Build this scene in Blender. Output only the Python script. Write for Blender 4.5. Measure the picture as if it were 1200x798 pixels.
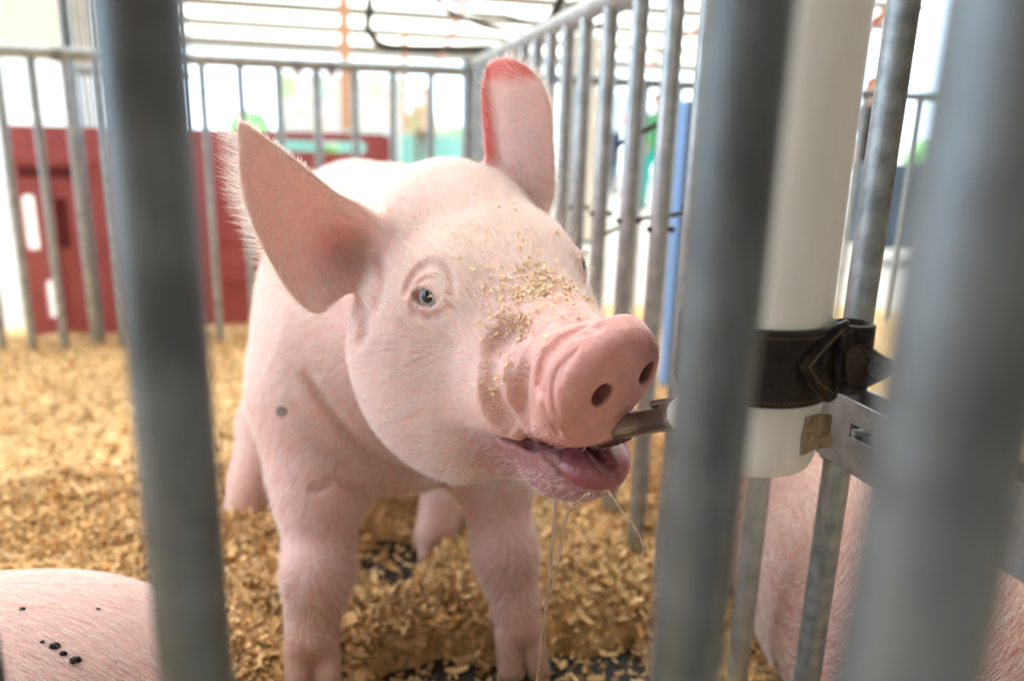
import bpy, bmesh, math, random
import numpy as np
random.seed(7); rng = np.random.default_rng(11)
for _o in list(bpy.data.objects): bpy.data.objects.remove(_o, do_unlink=True)
SC = bpy.context.scene; COL = SC.collection
# ------------------------------------------------------------------ camera
FPX = 900.0; CX, CY = 600.0, 399.0; CAMH = 0.66
_up = -np.array([-100, -3501, 900.]); _up /= np.linalg.norm(_up)
_yy = np.array([-225, 237, 900.]); _yy -= _yy @ _up * _up; _yy /= np.linalg.norm(_yy)
_xx = np.cross(_yy, _up)
if _xx[0] < 0: _xx = -_xx
RC = np.array([_xx, _yy, _up]); OC = np.array([0, 0, CAMH])
def proj(P):
    c = RC.T @ (np.array(P, float) - OC); return CX + FPX*c[0]/c[2], CY - FPX*c[1]/c[2], c[2]
def ray(px, py): return RC @ np.array([(px-CX)/FPX, (CY-py)/FPX, 1.])
def at_d(px, py, t): return OC + ray(px, py)*t
def at_x(px, py, x): d = ray(px, py); return OC + d*(x/d[0])
def at_y(px, py, y): d = ray(px, py); return OC + d*(y/d[1])
def at_z(px, py, z): d = ray(px, py); return OC + d*((z-CAMH)/d[2])
from mathutils import Matrix, Vector
cam_d = bpy.data.cameras.new('camera'); cam = bpy.data.objects.new('camera', cam_d); COL.objects.link(cam)
cx_, cy_, cz_ = RC @ [1, 0, 0], RC @ [0, 1, 0], -(RC @ [0, 0, 1])
cam.matrix_world = Matrix(((cx_[0], cy_[0], cz_[0], 0), (cx_[1], cy_[1], cz_[1], 0), (cx_[2], cy_[2], cz_[2], CAMH), (0, 0, 0, 1)))
cam_d.sensor_width = 36; cam_d.lens = 36*FPX/1200; cam_d.clip_start = 0.02; cam_d.clip_end = 200
cam_d.dof.use_dof = True; cam_d.dof.focus_distance = 0.645; cam_d.dof.aperture_fstop = 2.7
SC.camera = cam
# ------------------------------------------------------------------ world, sun, exposure
w = bpy.data.worlds.new('World'); SC.world = w; w.use_nodes = True
bg = w.node_tree.nodes['Background']; bg.inputs[0].default_value = (.62, .80, 1, 1); bg.inputs[1].default_value = 3.0
sd = bpy.data.lights.new('sun', 'SUN'); sd.energy = 12; sd.angle = math.radians(3); sd.color = (1, .97, .93)
sun = bpy.data.objects.new('sun', sd); COL.objects.link(sun); sun.rotation_euler = (math.radians(-32), math.radians(-22), 0)
SC.view_settings.view_transform = 'Standard'; SC.view_settings.look = 'None'
SC.view_settings.exposure = 0.75; SC.view_settings.gamma = 1; SC.view_settings.use_curve_mapping = False
# ------------------------------------------------------------------ helpers
def link(o, parent=None):
    COL.objects.link(o)
    if parent is not None: o.parent = parent
    return o
def mesh_obj(name, V, Fc, m, parent=None, smooth=False):
    me = bpy.data.meshes.new(name); me.from_pydata([tuple(map(float, v)) for v in V], [], [tuple(map(int, f)) for f in Fc]); me.materials.append(m)
    if smooth: me.polygons.foreach_set('use_smooth', [True]*len(me.polygons))
    me.update()
    return link(bpy.data.objects.new(name, me), parent)
def np_obj(name, V, Fc, m, parent=None, smooth=True):
    """fast mesh from arrays; Fc (n,k)"""
    me = bpy.data.meshes.new(name); n, k = Fc.shape
    me.vertices.add(len(V)); me.vertices.foreach_set('co', np.asarray(V, np.float32).ravel())
    me.loops.add(n*k); me.loops.foreach_set('vertex_index', Fc.astype(np.int32).ravel())
    me.polygons.add(n); me.polygons.foreach_set('loop_start', np.arange(0, n*k, k, dtype=np.int32))
    me.polygons.foreach_set('use_smooth', np.full(n, smooth)); me.materials.append(m)
    me.update(calc_edges=True); me.validate()
    return link(bpy.data.objects.new(name, me), parent)
def tag(o, label=None, cat=None, group=None, kind=None):
    if label: o['label'] = label
    if cat: o['category'] = cat
    if group: o['group'] = group
    if kind: o['kind'] = kind
    return o
def empty(name, loc, label, cat, group=None):
    o = bpy.data.objects.new(name, None); o.empty_display_size = .1; o.location = tuple(map(float, loc)); COL.objects.link(o)
    bpy.context.view_layer.update() if False else None
    return tag(o, label, cat, group)
class MB:
    """collects geometry in world space; build() stores it relative to the parent's location"""
    def __init__(s): s.V = []; s.F = []; s.n = 0; s.sm = []
    def add(s, V, Fc, sm=True):
        s.V += [tuple(v) for v in V]; s.F += [tuple(i+s.n for i in f) for f in Fc]; s.sm += [sm]*len(Fc); s.n += len(V); return s
    def tube(s, pts, r, seg=14, cap=True):
        pts = [np.array(p, float) for p in pts]; rs = r if hasattr(r, '__len__') else [r]*len(pts)
        V = []; prev = None
        for i, p in enumerate(pts):
            t = pts[min(i+1, len(pts)-1)] - pts[max(i-1, 0)]; t /= np.linalg.norm(t)+1e-12
            if prev is None: a = np.array([1, 0, 0.]) if abs(t[0]) < .8 else np.array([0, 1, 0.])
            else: a = prev
            a = a - a@t*t; a /= np.linalg.norm(a); prev = a; b = np.cross(t, a)
            for k in range(seg):
                th = 2*math.pi*k/seg; V.append(p + rs[i]*(math.cos(th)*a + math.sin(th)*b))
        Fc = [(i*seg+k, i*seg+(k+1) % seg, (i+1)*seg+(k+1) % seg, (i+1)*seg+k) for i in range(len(pts)-1) for k in range(seg)]
        s.add(V, Fc)
        if cap:
            s.add(V[:seg], [tuple(reversed(range(seg)))], False); s.add(V[-seg:], [tuple(range(seg))], False)
        return s
    def obox(s, c, ax, ay, az, sx, sy, sz, bev=0.0):
        """oriented box with chamfered edges"""
        c = np.array(c, float); A = [np.array(a, float)/np.linalg.norm(a) for a in (ax, ay, az)]; h = (sx/2, sy/2, sz/2)
        bm = bmesh.new(); bmesh.ops.create_cube(bm, size=1)
        for v in bm.verts: v.co = Vector([v.co[i]*h[i]*2 for i in range(3)])
        if bev > 0: bmesh.ops.bevel(bm, geom=bm.edges[:], offset=bev, segments=2, profile=.6, affect='EDGES')
        V = [c + v.co[0]*A[0] + v.co[1]*A[1] + v.co[2]*A[2] for v in bm.verts]
        s.add(V, [tuple(v.index for v in f.verts) for f in bm.faces], False); bm.free(); return s
    def box(s, c, sz, bev=0.0): return s.obox(c, (1, 0, 0), (0, 1, 0), (0, 0, 1), *sz, bev=bev)
    def build(s, name, m, parent=None):
        off = np.array(parent_loc(parent))
        me = bpy.data.meshes.new(name); me.from_pydata([tuple(float(a) for a in (np.array(v)-off)) for v in s.V], [], s.F); me.materials.append(m)
        me.polygons.foreach_set('use_smooth', s.sm); me.update()
        return link(bpy.data.objects.new(name, me), parent)
def parent_loc(p):
    L = np.zeros(3)
    while p is not None: L += np.array(p.location); p = p.parent
    return L
def crom(P, n=8):
    P = [np.array(p, float) for p in P]; P = [2*P[0]-P[1]] + P + [2*P[-1]-P[-2]]; out = []
    for i in range(1, len(P)-2):
        for k in range(n):
            t = k/n; a, b, c, d = P[i-1:i+3]
            out.append(.5*((2*b)+(-a+c)*t+(2*a-5*b+4*c-d)*t*t+(-a+3*b-3*c+d)*t**3))
    return out + [P[-2]]
# ------------------------------------------------------------------ materials
def mat(name, col, rough=.6, metal=0., **kw):
    m = bpy.data.materials.new(name); m.use_nodes = True; b = m.node_tree.nodes['Principled BSDF']
    b.inputs['Base Color'].default_value = (*col, 1); b.inputs['Roughness'].default_value = rough; b.inputs['Metallic'].default_value = metal
    for k, v in kw.items(): b.inputs[k.replace('_', ' ')].default_value = v
    return m
def noisy(name, c1, c2, scale, rough=.6, metal=0., detail=4, bump=0., bscale=None, stretch=None, r2=None, lo=.35, hi=.65, **kw):
    m = mat(name, c1, rough, metal, **kw); nt = m.node_tree; N = nt.nodes; b = N['Principled BSDF']
    tc = N.new('ShaderNodeTexCoord'); mp = N.new('ShaderNodeMapping'); nt.links.new(tc.outputs['Object'], mp.inputs[0])
    if stretch: mp.inputs['Scale'].default_value = stretch
    nz = N.new('ShaderNodeTexNoise'); nz.inputs['Scale'].default_value = scale; nz.inputs['Detail'].default_value = detail
    nt.links.new(mp.outputs[0], nz.inputs['Vector'])
    cr = N.new('ShaderNodeValToRGB'); cr.color_ramp.elements[0].position = lo; cr.color_ramp.elements[1].position = hi
    cr.color_ramp.elements[0].color = (*c1, 1); cr.color_ramp.elements[1].color = (*c2, 1)
    nt.links.new(nz.outputs['Fac'], cr.inputs[0]); nt.links.new(cr.outputs[0], b.inputs['Base Color'])
    if r2 is not None:
        mr = N.new('ShaderNodeMapRange'); mr.inputs[3].default_value = rough; mr.inputs[4].default_value = r2
        nt.links.new(nz.outputs['Fac'], mr.inputs[0]); nt.links.new(mr.outputs[0], b.inputs['Roughness'])
    if bump:
        n2 = N.new('ShaderNodeTexNoise'); n2.inputs['Scale'].default_value = bscale or scale*3; n2.inputs['Detail'].default_value = 5
        nt.links.new(mp.outputs[0], n2.inputs['Vector'])
        bp = N.new('ShaderNodeBump'); bp.inputs['Strength'].default_value = 1; bp.inputs['Distance'].default_value = bump
        nt.links.new(n2.outputs['Fac'], bp.inputs['Height']); nt.links.new(bp.outputs[0], b.inputs['Normal'])
    return m
M = {}
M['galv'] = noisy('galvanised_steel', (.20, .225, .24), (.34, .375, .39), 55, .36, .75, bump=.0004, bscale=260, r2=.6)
M['galv_flare'] = noisy('flare_washed_galvanised_steel', (.34, .38, .40), (.50, .54, .56), 40, .42, .6, bump=.0003)  # paler copy of the steel, flare over the farther bars mixed in
M['galv_near'] = noisy('galvanised_steel_shaded', (.11, .125, .135), (.19, .215, .235), 30, .34, .75, bump=.0005, bscale=160, r2=.65)  # shade on the near bars put into a darker, bluer steel colour
M['strap_steel'] = noisy('dull_zinc_plate', (.20, .21, .22), (.33, .345, .36), 40, .5, .6, bump=.0003)
M['pvc'] = noisy('white_pvc', (.76, .76, .74), (.84, .84, .82), 6, .35, 0, stretch=(6, 6, .6), bump=.0002, bscale=40)
M['leather'] = noisy('black_leather', (.006, .005, .005), (.016, .012, .010), 60, .42, 0, bump=.0012, bscale=220, r2=.6)
M['leather_worn'] = noisy('worn_black_leather', (.006, .005, .004), (.035, .022, .012), 90, .42, 0, bump=.0012, bscale=200)
for _k in ('leather', 'leather_worn'): M[_k].node_tree.nodes['Principled BSDF'].inputs['Specular IOR Level'].default_value = .3
M['thread'] = mat('tan_thread', (.15, .105, .06), .9)
M['sticker'] = noisy('old_sticker_residue', (.22, .15, .09), (.42, .32, .22), 120, .85)
M['chrome'] = noisy('nipple_steel', (.36, .40, .41), (.50, .53, .52), 60, .25, .9)
M['red'] = noisy('red_plastic', (.48, .11, .13), (.58, .16, .17), 5, .42, 0, bump=.0004, bscale=30)  # red lightened to paint in the flare washing over the boards
M['black'] = mat('black_rubber', (.012, .012, .014), .5)
M['roof'] = None
M['purlin'] = mat('purlin_steel', (.10, .085, .06), .7)
M['wood_post'] = noisy('brown_timber', (.42, .20, .11), (.55, .30, .18), 8, .8, stretch=(4, 4, .5))
M['truss'] = mat('rust_red_steel', (.30, .09, .06), .6)
M['concrete'] = noisy('pale_concrete', (.50, .48, .45), (.62, .60, .57), 1.3, .85, bump=.002, bscale=20)
M['rubber'] = noisy('wet_dark_floor', (.008, .007, .006), (.022, .018, .015), 18, .65, bump=.003, bscale=40)
M['wall_cream'] = mat('beige_ribbed_steel', (.60, .53, .42), .6)
M['cream'] = mat('cream_boards', (.80, .72, .60), .7)
M['white_wall'] = mat('white_ribbed_steel', (.78, .80, .82), .5)
M['blue'] = mat('blue_plastic', (.22, .42, .85), .5)
M['tarp'] = noisy('slate_blue_tarp', (.05, .085, .13), (.09, .14, .2), 3, .6)

# ================================================================== implicit-surface modeller (bodies grown as one continuous skin)
f32 = np.float32
class Prim:
    def __init__(s, fn, c, r, k=.02, op='u'): s.fn, s.c, s.r, s.k, s.op = fn, np.array(c, f32), r, k, op
def P_ell(c, rad, k=.02, op='u', rot=None):
    c = np.array(c, f32); rad = np.array(rad, f32); Rm = None if rot is None else np.array(rot, f32)
    def fn(P):
        q = P - c
        if Rm is not None: q = q @ Rm.T
        k0 = np.sqrt(((q/rad)**2).sum(1)); k1 = np.sqrt(((q/rad**2)**2).sum(1))
        return k0*(k0-1)/(k1+1e-6)
    return Prim(fn, c, float(rad.max()), k, op)
def P_cone(a, b, ra, rb, k=.02, op='u', flat=None):
    a = np.array(a, f32); b = np.array(b, f32); ba = b-a; L2 = float(ba@ba)
    def fn(P):
        t = np.clip(((P-a)@ba)/L2, 0, 1); q = P-a-t[:, None]*ba
        return np.sqrt((q*q).sum(1)) - (ra+(rb-ra)*t)
    return Prim(fn, (a+b)/2, float(np.linalg.norm(ba)/2+max(ra, rb)), k, op)
def smin(a, b, k):
    h = np.maximum(k-np.abs(a-b), 0)/k; return np.minimum(a, b)-h*h*k*.25
def smax(a, b, k): return -smin(-a, -b, k)
def sdf_eval(prims, P, margin=.05, chunk=20000):
    if isinstance(prims, tuple):      # (group, group, ..., blend): smooth union of separately grown groups
        k = prims[-1]; d = sdf_eval(prims[0], P, margin, chunk)
        for g in prims[1:-1]: d = smin(d, sdf_eval(g, P, margin, chunk), k)
        return d
    out = np.empty(len(P), f32)
    for i in range(0, len(P), chunk):
        Q = P[i:i+chunk]; lo = Q.min(0); hi = Q.max(0); d = None
        for p in prims:
            gap = np.linalg.norm(np.maximum(0, np.maximum(lo-p.c, p.c-hi))) - p.r
            if margin is not None and gap > margin and not (d is None and p.op == 'u'): continue
            v = p.fn(Q)
            if d is None: d = v
            elif p.op == 'u': d = smin(d, v, p.k)
            else: d = smax(d, -v, p.k)
        out[i:i+chunk] = d
    return out
def axis(lo, hi, flo, fhi, fine, coarse):
    return np.concatenate([np.arange(flo-coarse, lo, -coarse)[::-1], np.arange(flo, fhi, fine), np.arange(fhi, hi, coarse)]).astype(f32)
def polygonise(prims, X, Y, Z, B=6):
    nx, ny, nz = len(X), len(Y), len(Z)
    bi = [np.arange(0, n, B) for n in (nx, ny, nz)]
    G = np.empty((nx, ny, nz), f32)
    C = np.array(np.meshgrid(*[A[np.minimum(b+B//2, len(A)-1)] for A, b in zip((X, Y, Z), bi)], indexing='ij')).reshape(3, -1).T.astype(f32)
    S = [np.array([A[min(j+B, len(A)-1)]-A[j] for j in b]) for A, b in zip((X, Y, Z), bi)]
    hd = np.array(np.meshgrid(*S, indexing='ij')).reshape(3, -1).T; hd = np.linalg.norm(hd, axis=1)*.5
    dc = sdf_eval(prims, C, None)
    shp = tuple(len(b) for b in bi)
    coarse = np.repeat(np.repeat(np.repeat(dc.reshape(shp), B, 0), B, 1), B, 2)[:nx, :ny, :nz]
    G[:] = coarse
    flag = (np.abs(dc) < hd*1.35+.006).reshape(shp); idx = np.argwhere(flag)
    off = np.array(np.meshgrid(*[np.arange(B)]*3, indexing='ij')).reshape(3, -1).T
    I = (idx[:, None, :]*B + off[None]).reshape(-1, 3); ok = (I < [nx, ny, nz]).all(1); I = I[ok]
    PP = np.stack([X[I[:, 0]], Y[I[:, 1]], Z[I[:, 2]]], 1)
    G[I[:, 0], I[:, 1], I[:, 2]] = sdf_eval(prims, PP, .05, 216*60)
    # surface nets
    ins = G < 0
    cell = np.zeros((nx-1, ny-1, nz-1), np.int8)
    for dx in (0, 1):
        for dy in (0, 1):
            for dz in (0, 1): cell += ins[dx:nx-1+dx, dy:ny-1+dy, dz:nz-1+dz]
    act = np.argwhere((cell > 0) & (cell < 8)); vid = -np.ones(cell.shape, np.int64); vid[tuple(act.T)] = np.arange(len(act))
    acc = np.zeros((len(act), 3)); cnt = np.zeros(len(act)); A = (X, Y, Z)
    for ax in range(3):
        o1, o2 = [a for a in range(3) if a != ax]
        for u in (0, 1):
            for v in (0, 1):
                i0 = act.copy(); i0[:, o1] += u; i0[:, o2] += v; i1 = i0.copy(); i1[:, ax] += 1
                g0 = G[tuple(i0.T)]; g1 = G[tuple(i1.T)]; m = (g0 < 0) != (g1 < 0); t = np.where(m, g0/(g0-g1+1e-12), 0)
                for a in range(3):
                    base = A[a][i0[:, a]]
                    if a == ax: base = base + t*(A[a][i1[:, a]]-base)
                    acc[:, a] += np.where(m, base, 0)
                cnt += m
    V = acc/np.maximum(cnt, 1)[:, None]
    quads = []
    for ax in range(3):
        o1, o2 = [(1, 2), (2, 0), (0, 1)][ax]
        sl0 = [slice(1, -1)]*3; sl0[ax] = slice(0, -1); sl1 = list(sl0); sl1[ax] = slice(1, None)
        a = ins[tuple(sl0)]; b = ins[tuple(sl1)]; e = np.argwhere(a != b); 
        i = e.copy(); i[:, o1] += 1; i[:, o2] += 1
        fl = a[tuple(e.T)]
        def vv(d1, d2):
            j = i.copy(); j[:, o1] += d1; j[:, o2] += d2; return vid[tuple(j.T)]
        q = np.stack([vv(-1, -1), vv(0, -1), vv(0, 0), vv(-1, 0)], 1); q[~fl] = q[~fl][:, ::-1]; quads.append(q)
    Q = np.concatenate(quads); Q = Q[(Q >= 0).all(1)]
    return V.astype(f32), Q
def subdivide(V, Q):
    n = len(V); E = np.sort(np.stack([Q, np.roll(Q, -1, 1)], 2).reshape(-1, 2), 1)
    key = E[:, 0]*n+E[:, 1]; uk, inv = np.unique(key, return_inverse=True); inv = inv.reshape(-1, 4)
    em = (V[uk//n]+V[uk % n])/2; fm = V[Q].mean(1); V2 = np.concatenate([V, em, fm]).astype(f32); eo = n; fo = n+len(em)
    f = fo+np.arange(len(Q)); e = inv+eo
    Q2 = np.concatenate([np.stack([Q[:, k], e[:, k], f, e[:, (k-1) % 4]], 1) for k in range(4)])
    return V2, Q2
TET = np.array([[1, -1, -1], [-1, -1, 1], [-1, 1, -1], [1, 1, 1]], f32)
def grad(prims, V, eps=.0008):
    order = None; g = np.zeros_like(V); s = 0
    for t in TET:
        d = sdf_eval(prims, V+t*eps, .04, 2500); g += t*d[:, None]; s = s+d
    return g/(4*eps), s/4
def project(prims, V, it=2, order=None):
    # sort into spatial order so the culling of far primitives works
    key = (np.floor(V[:, 0]/.04)*1000003+np.floor(V[:, 1]/.04)*1009+np.floor(V[:, 2]/.04)).astype(np.int64); o = np.argsort(key, kind='stable'); W = V[o].copy()
    for _ in range(it):
        g, d = grad(prims, W); gl = (g*g).sum(1)+1e-6; st = np.clip(d/gl, -.004, .004); W -= st[:, None]*g
    N = g/np.sqrt((g*g).sum(1)+1e-9)[:, None]
    V2 = np.empty_like(V); V2[o] = W; N2 = np.empty_like(V); N2[o] = N; return V2, N2
def color_attr(me, C):
    a = me.color_attributes.new('skin', 'FLOAT_COLOR', 'POINT'); c = np.ones((len(C), 4), f32); c[:, :3] = C; a.data.foreach_set('color', c.ravel())
def sstep(a, b, x): t = np.clip((x-a)/(b-a), 0, 1); return t*t*(3-2*t)
def vnoise(P, s, seed=0):
    """cheap value noise from summed sines"""
    r = np.random.default_rng(seed); v = 0
    for i in range(7):
        k = r.normal(size=3)*s*(1+.35*i); v = v+np.sin(P@k.astype(f32)+r.uniform(0, 6.28))/(1+.25*i)
    return v/4
def skin_material(name, wrinkle=.0006, sss=.22):
    m = mat(name, (.8, .55, .5), .48); nt = m.node_tree; N = nt.nodes; b = N['Principled BSDF']
    ca = N.new('ShaderNodeVertexColor'); ca.layer_name = 'skin'
    tc = N.new('ShaderNodeTexCoord'); nz = N.new('ShaderNodeTexNoise'); nz.inputs['Scale'].default_value = 70; nz.inputs['Detail'].default_value = 6
    nt.links.new(tc.outputs['Object'], nz.inputs['Vector'])
    mr = N.new('ShaderNodeMapRange'); mr.inputs[3].default_value = .86; mr.inputs[4].default_value = 1.12; nt.links.new(nz.outputs['Fac'], mr.inputs[0])
    mx = N.new('ShaderNodeVectorMath'); mx.operation = 'SCALE'; nt.links.new(ca.outputs[0], mx.inputs[0]); nt.links.new(mr.outputs[0], mx.inputs['Scale'])
    nt.links.new(mx.outputs[0], b.inputs['Base Color'])
    b.inputs['Subsurface Weight'].default_value = sss; b.inputs['Subsurface Radius'].default_value = (1, .35, .25); b.inputs['Subsurface Scale'].default_value = .012
    b.inputs['Specular IOR Level'].default_value = .35
    n2 = N.new('ShaderNodeTexNoise'); n2.inputs['Scale'].default_value = 230; n2.inputs['Detail'].default_value = 5; nt.links.new(tc.outputs['Object'], n2.inputs['Vector'])
    vo = N.new('ShaderNodeTexVoronoi'); vo.inputs['Scale'].default_value = 160; nt.links.new(tc.outputs['Object'], vo.inputs['Vector'])
    ad = N.new('ShaderNodeMath'); ad.operation = 'ADD'; nt.links.new(n2.outputs['Fac'], ad.inputs[0]); nt.links.new(vo.outputs['Distance'], ad.inputs[1])
    bp = N.new('ShaderNodeBump'); bp.inputs['Distance'].default_value = wrinkle; nt.links.new(ad.outputs[0], bp.inputs['Height']); nt.links.new(bp.outputs[0], b.inputs['Normal'])
    return m
M['skin'] = skin_material('pig_skin')
M['hair'] = mat('white_bristle', (.96, .91, .88), .4); _nt = M['hair'].node_tree
_tr = _nt.nodes.new('ShaderNodeBsdfTranslucent'); _tr.inputs[0].default_value = (1, .93, .91, 1); _mx = _nt.nodes.new('ShaderNodeMixShader'); _mx.inputs[0].default_value = .45
_nt.links.new(_nt.nodes['Principled BSDF'].outputs[0], _mx.inputs[1]); _nt.links.new(_tr.outputs[0], _mx.inputs[2]); _nt.links.new(_mx.outputs[0], _nt.nodes['Material Output'].inputs[0])
def bristles(name, R, D, Ls, width, parent, lift_pts=4, m=None, tipw=.25):
    """hair: R roots, D unit start directions, Ls lengths; bends toward B"""
    n = len(R); k = lift_pts; hc = bpy.data.hair_curves.new(name); hc.add_curves([k]*n)
    t = np.linspace(0, 1, k)[None, :, None]; D0, D1 = D
    P = R[:, None, :] + Ls[:, None, None]*(t*D0[:, None, :]*(1-.5*t) + .5*t*t*D1[:, None, :])
    P = P - parent_loc(parent)[None, None, :]
    hc.position_data.foreach_set('vector', P.astype(f32).ravel())
    ra = hc.attributes.get('radius') or hc.attributes.new('radius', 'FLOAT', 'POINT')
    w_ = np.broadcast_to(width*(1-(1-tipw)*t[..., 0]), (n, k)).astype(f32) if np.isscalar(width) else (width[:, None]*(1-(1-tipw)*t[0, :, 0][None])).astype(f32)
    ra.data.foreach_set('value', np.ascontiguousarray(w_).ravel())
    hc.materials.append(m or M['hair'])
    o = link(bpy.data.objects.new(name, hc), parent); o['kind'] = 'stuff'; return o
def sample_surface(V, Q, dens):
    """area-weighted random points; dens per face"""
    A = V[Q[:, 0]]; Bv = V[Q[:, 1]]; Cc = V[Q[:, 2]]; Dd = V[Q[:, 3]]
    ar = .5*np.linalg.norm(np.cross(Cc-A, Dd-Bv), axis=1); ex = ar*dens; n = rng.poisson(ex); f = np.repeat(np.arange(len(Q)), n)
    u = rng.random((len(f), 1)); v = rng.random((len(f), 1))
    return (A[f]*(1-u)*(1-v)+Bv[f]*u*(1-v)+Cc[f]*u*v+Dd[f]*(1-u)*v), f
#@@PIG@@
# ================================================================== the drinking pig
def c2w(c): return OC + RC @ np.array(c, float)
EYE_L = c2w([-97/900*.73, 52/900*.73, .73]); EYE_R = c2w([64/900*.795, 96/900*.795, .795])
SN = c2w([128/900*.60, -45/900*.60, .60]); HM = (EYE_L+EYE_R)/2
_F = SN-HM; _F /= np.linalg.norm(_F); _L = EYE_R-EYE_L; _L -= _L@_F*_F; _L /= np.linalg.norm(_L); _U = np.cross(_L, _F)
if _U[2] < 0: _U = -_U
HB = np.array([_F, _L, _U])
def hw(q): return HM + np.array(q, float) @ HB
def hrot(R=None): return HB if R is None else np.array(R) @ HB
def H_ell(c, rad, k=.02, op='u', R=None): return P_ell(hw(c), rad, k, op, hrot(R))
def H_cone(a, b, ra, rb, k=.02, op='u'): return P_cone(hw(a), hw(b), ra, rb, k, op)
def both(fn, c, *a, **kw): return [fn((c[0], s*c[1], c[2]), *a, **kw) for s in (-1, 1)]
def H_disc(c, n, upv, ra, rb, th, rnd, k, op='u'):
    """rounded elliptical disc, axis n"""
    n = np.array(n, float); n /= np.linalg.norm(n); u_ = np.array(upv, float); u_ -= u_@n*n; u_ /= np.linalg.norm(u_); l_ = np.cross(u_, n)
    W = (np.array([n, l_, u_]) @ HB).astype(f32); cw = hw(c).astype(f32)
    def fn(P):
        q = (P-cw) @ W.T; s = np.sqrt((q[:, 1]/ra)**2+(q[:, 2]/rb)**2)
        dr = (s-1)*min(ra, rb)+rnd; rr = s*s
        da = np.abs(q[:, 0]+.006*rr)-th+rnd
        return np.minimum(np.maximum(dr, da), 0)+np.sqrt(np.maximum(dr, 0)**2+np.maximum(da, 0)**2)-rnd
    return Prim(fn, cw, max(ra, rb)+th, k, op)
def poly_sd(px, py, poly):
    poly = np.array(poly, f32); d = np.full(px.shape, 1e9, f32); s = np.ones(px.shape, f32); n = len(poly); j = n-1
    for i in range(n):
        ex, ey = poly[j]-poly[i]; wx = px-poly[i, 0]; wy = py-poly[i, 1]
        t = np.clip((wx*ex+wy*ey)/(ex*ex+ey*ey), 0, 1); bx = wx-ex*t; by = wy-ey*t; d = np.minimum(d, bx*bx+by*by)
        c1 = py >= poly[i, 1]; c2 = py < poly[j, 1]; c3 = ex*wy > ey*wx
        s = np.where((c1 & c2 & c3) | (~c1 & ~c2 & ~c3), -s, s); j = i
    return s*np.sqrt(d)
def smooth_poly(poly, n=4): 
    P = [np.array(p, float) for p in poly]; out = []; m = len(P)
    for i in range(m):
        a, b, c, d = P[i-1], P[i], P[(i+1) % m], P[(i+2) % m]
        for k in range(n):
            t = k/n; out.append(.5*((2*b)+(-a+c)*t+(2*a-5*b+4*c-d)*t*t+(-a+3*b-3*c+d)*t**3))
    return out
def ear_frame(bc, tp, nh):
    bc = np.array(bc, float); p = np.array(tp, float)-bc; p /= np.linalg.norm(p); n = np.array(nh, float); n -= n@p*p; n /= np.linalg.norm(n); q = np.cross(n, p)
    return hw(bc), np.array([p, q, n]) @ HB
def P_ear(frame, poly, rfun, th, k):
    bw, W = frame; bw = bw.astype(f32); Wm = W.astype(f32); poly = smooth_poly(poly, 3)
    cc = np.array(poly).mean(0); cw = bw+cc[0]*Wm[0]+cc[1]*Wm[1]
    def fn(P):
        q = (P-bw) @ Wm.T; s = poly_sd(q[:, 0], q[:, 1], poly); t = th(q[:, 0], q[:, 1])
        return smax((np.abs(q[:, 2]-rfun(q[:, 0], q[:, 1]))-t)*.8, s, .006)
    return Prim(fn, cw, .13, k)
EARL = ear_frame((-.10, -.10, .03), (-.13, -.2, .16), (.85, -.35, .35))
polyL = [(.02, -.022), (.0546, -.0118), (.1006, -.0082), (.1378, -.0035), (.1622, .0020), (.158, .0125), (.1493, .0225), (.1276, .0457), (.1007, .0655), (.0686, .0822), (.0362, .0947), (.0085, .1007), (-.017, .0971), (-.0249, .0774), (-.03, .0543), (-.04, .02), (-.03, -.02)]
def rL(p, q): return (.016*np.exp(-((q+.012)/.014)**2)*np.clip(1.15-p/.16, 0, 1) - .030*np.exp(-((p-.005)**2+(q-.03)**2)/.0012) - .010*np.exp(-((p-.05)**2+(q-.045)**2)/.0030) + 2.2*np.maximum(q-.05, 0)**2 - .25*np.maximum(p-.1, 0)*.5)
def tL(p, q): return .0030+.006*np.exp(-((p+.02)/.04)**2)
EARR = ear_frame((-.11, .09, .05), (-.13, .085, .2), (.5, -.7, .2))
polyR = [(.0117, .0451), (.0499, .046), (.0957, .0425), (.1218, .0364), (.1313, .0227), (.1299, .0026), (.1167, -.0176), (.092, -.0306), (.0568, -.0338), (.0111, -.030), (-.03, -.022), (-.04, -.01), (-.04, .035)]
def rR(p, q): return -5*(q-.012)**2 + .012*sstep(.028, .045, q)*(p > -.1) + .02*np.exp(-((p+.01)/.03)**2)*0
def tR(p, q): return .0032+.008*np.exp(-((p+.02)/.035)**2)
DISC_C = (.1945, -.007, -.012); DISC_N = (.951, 0, -.26)
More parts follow.
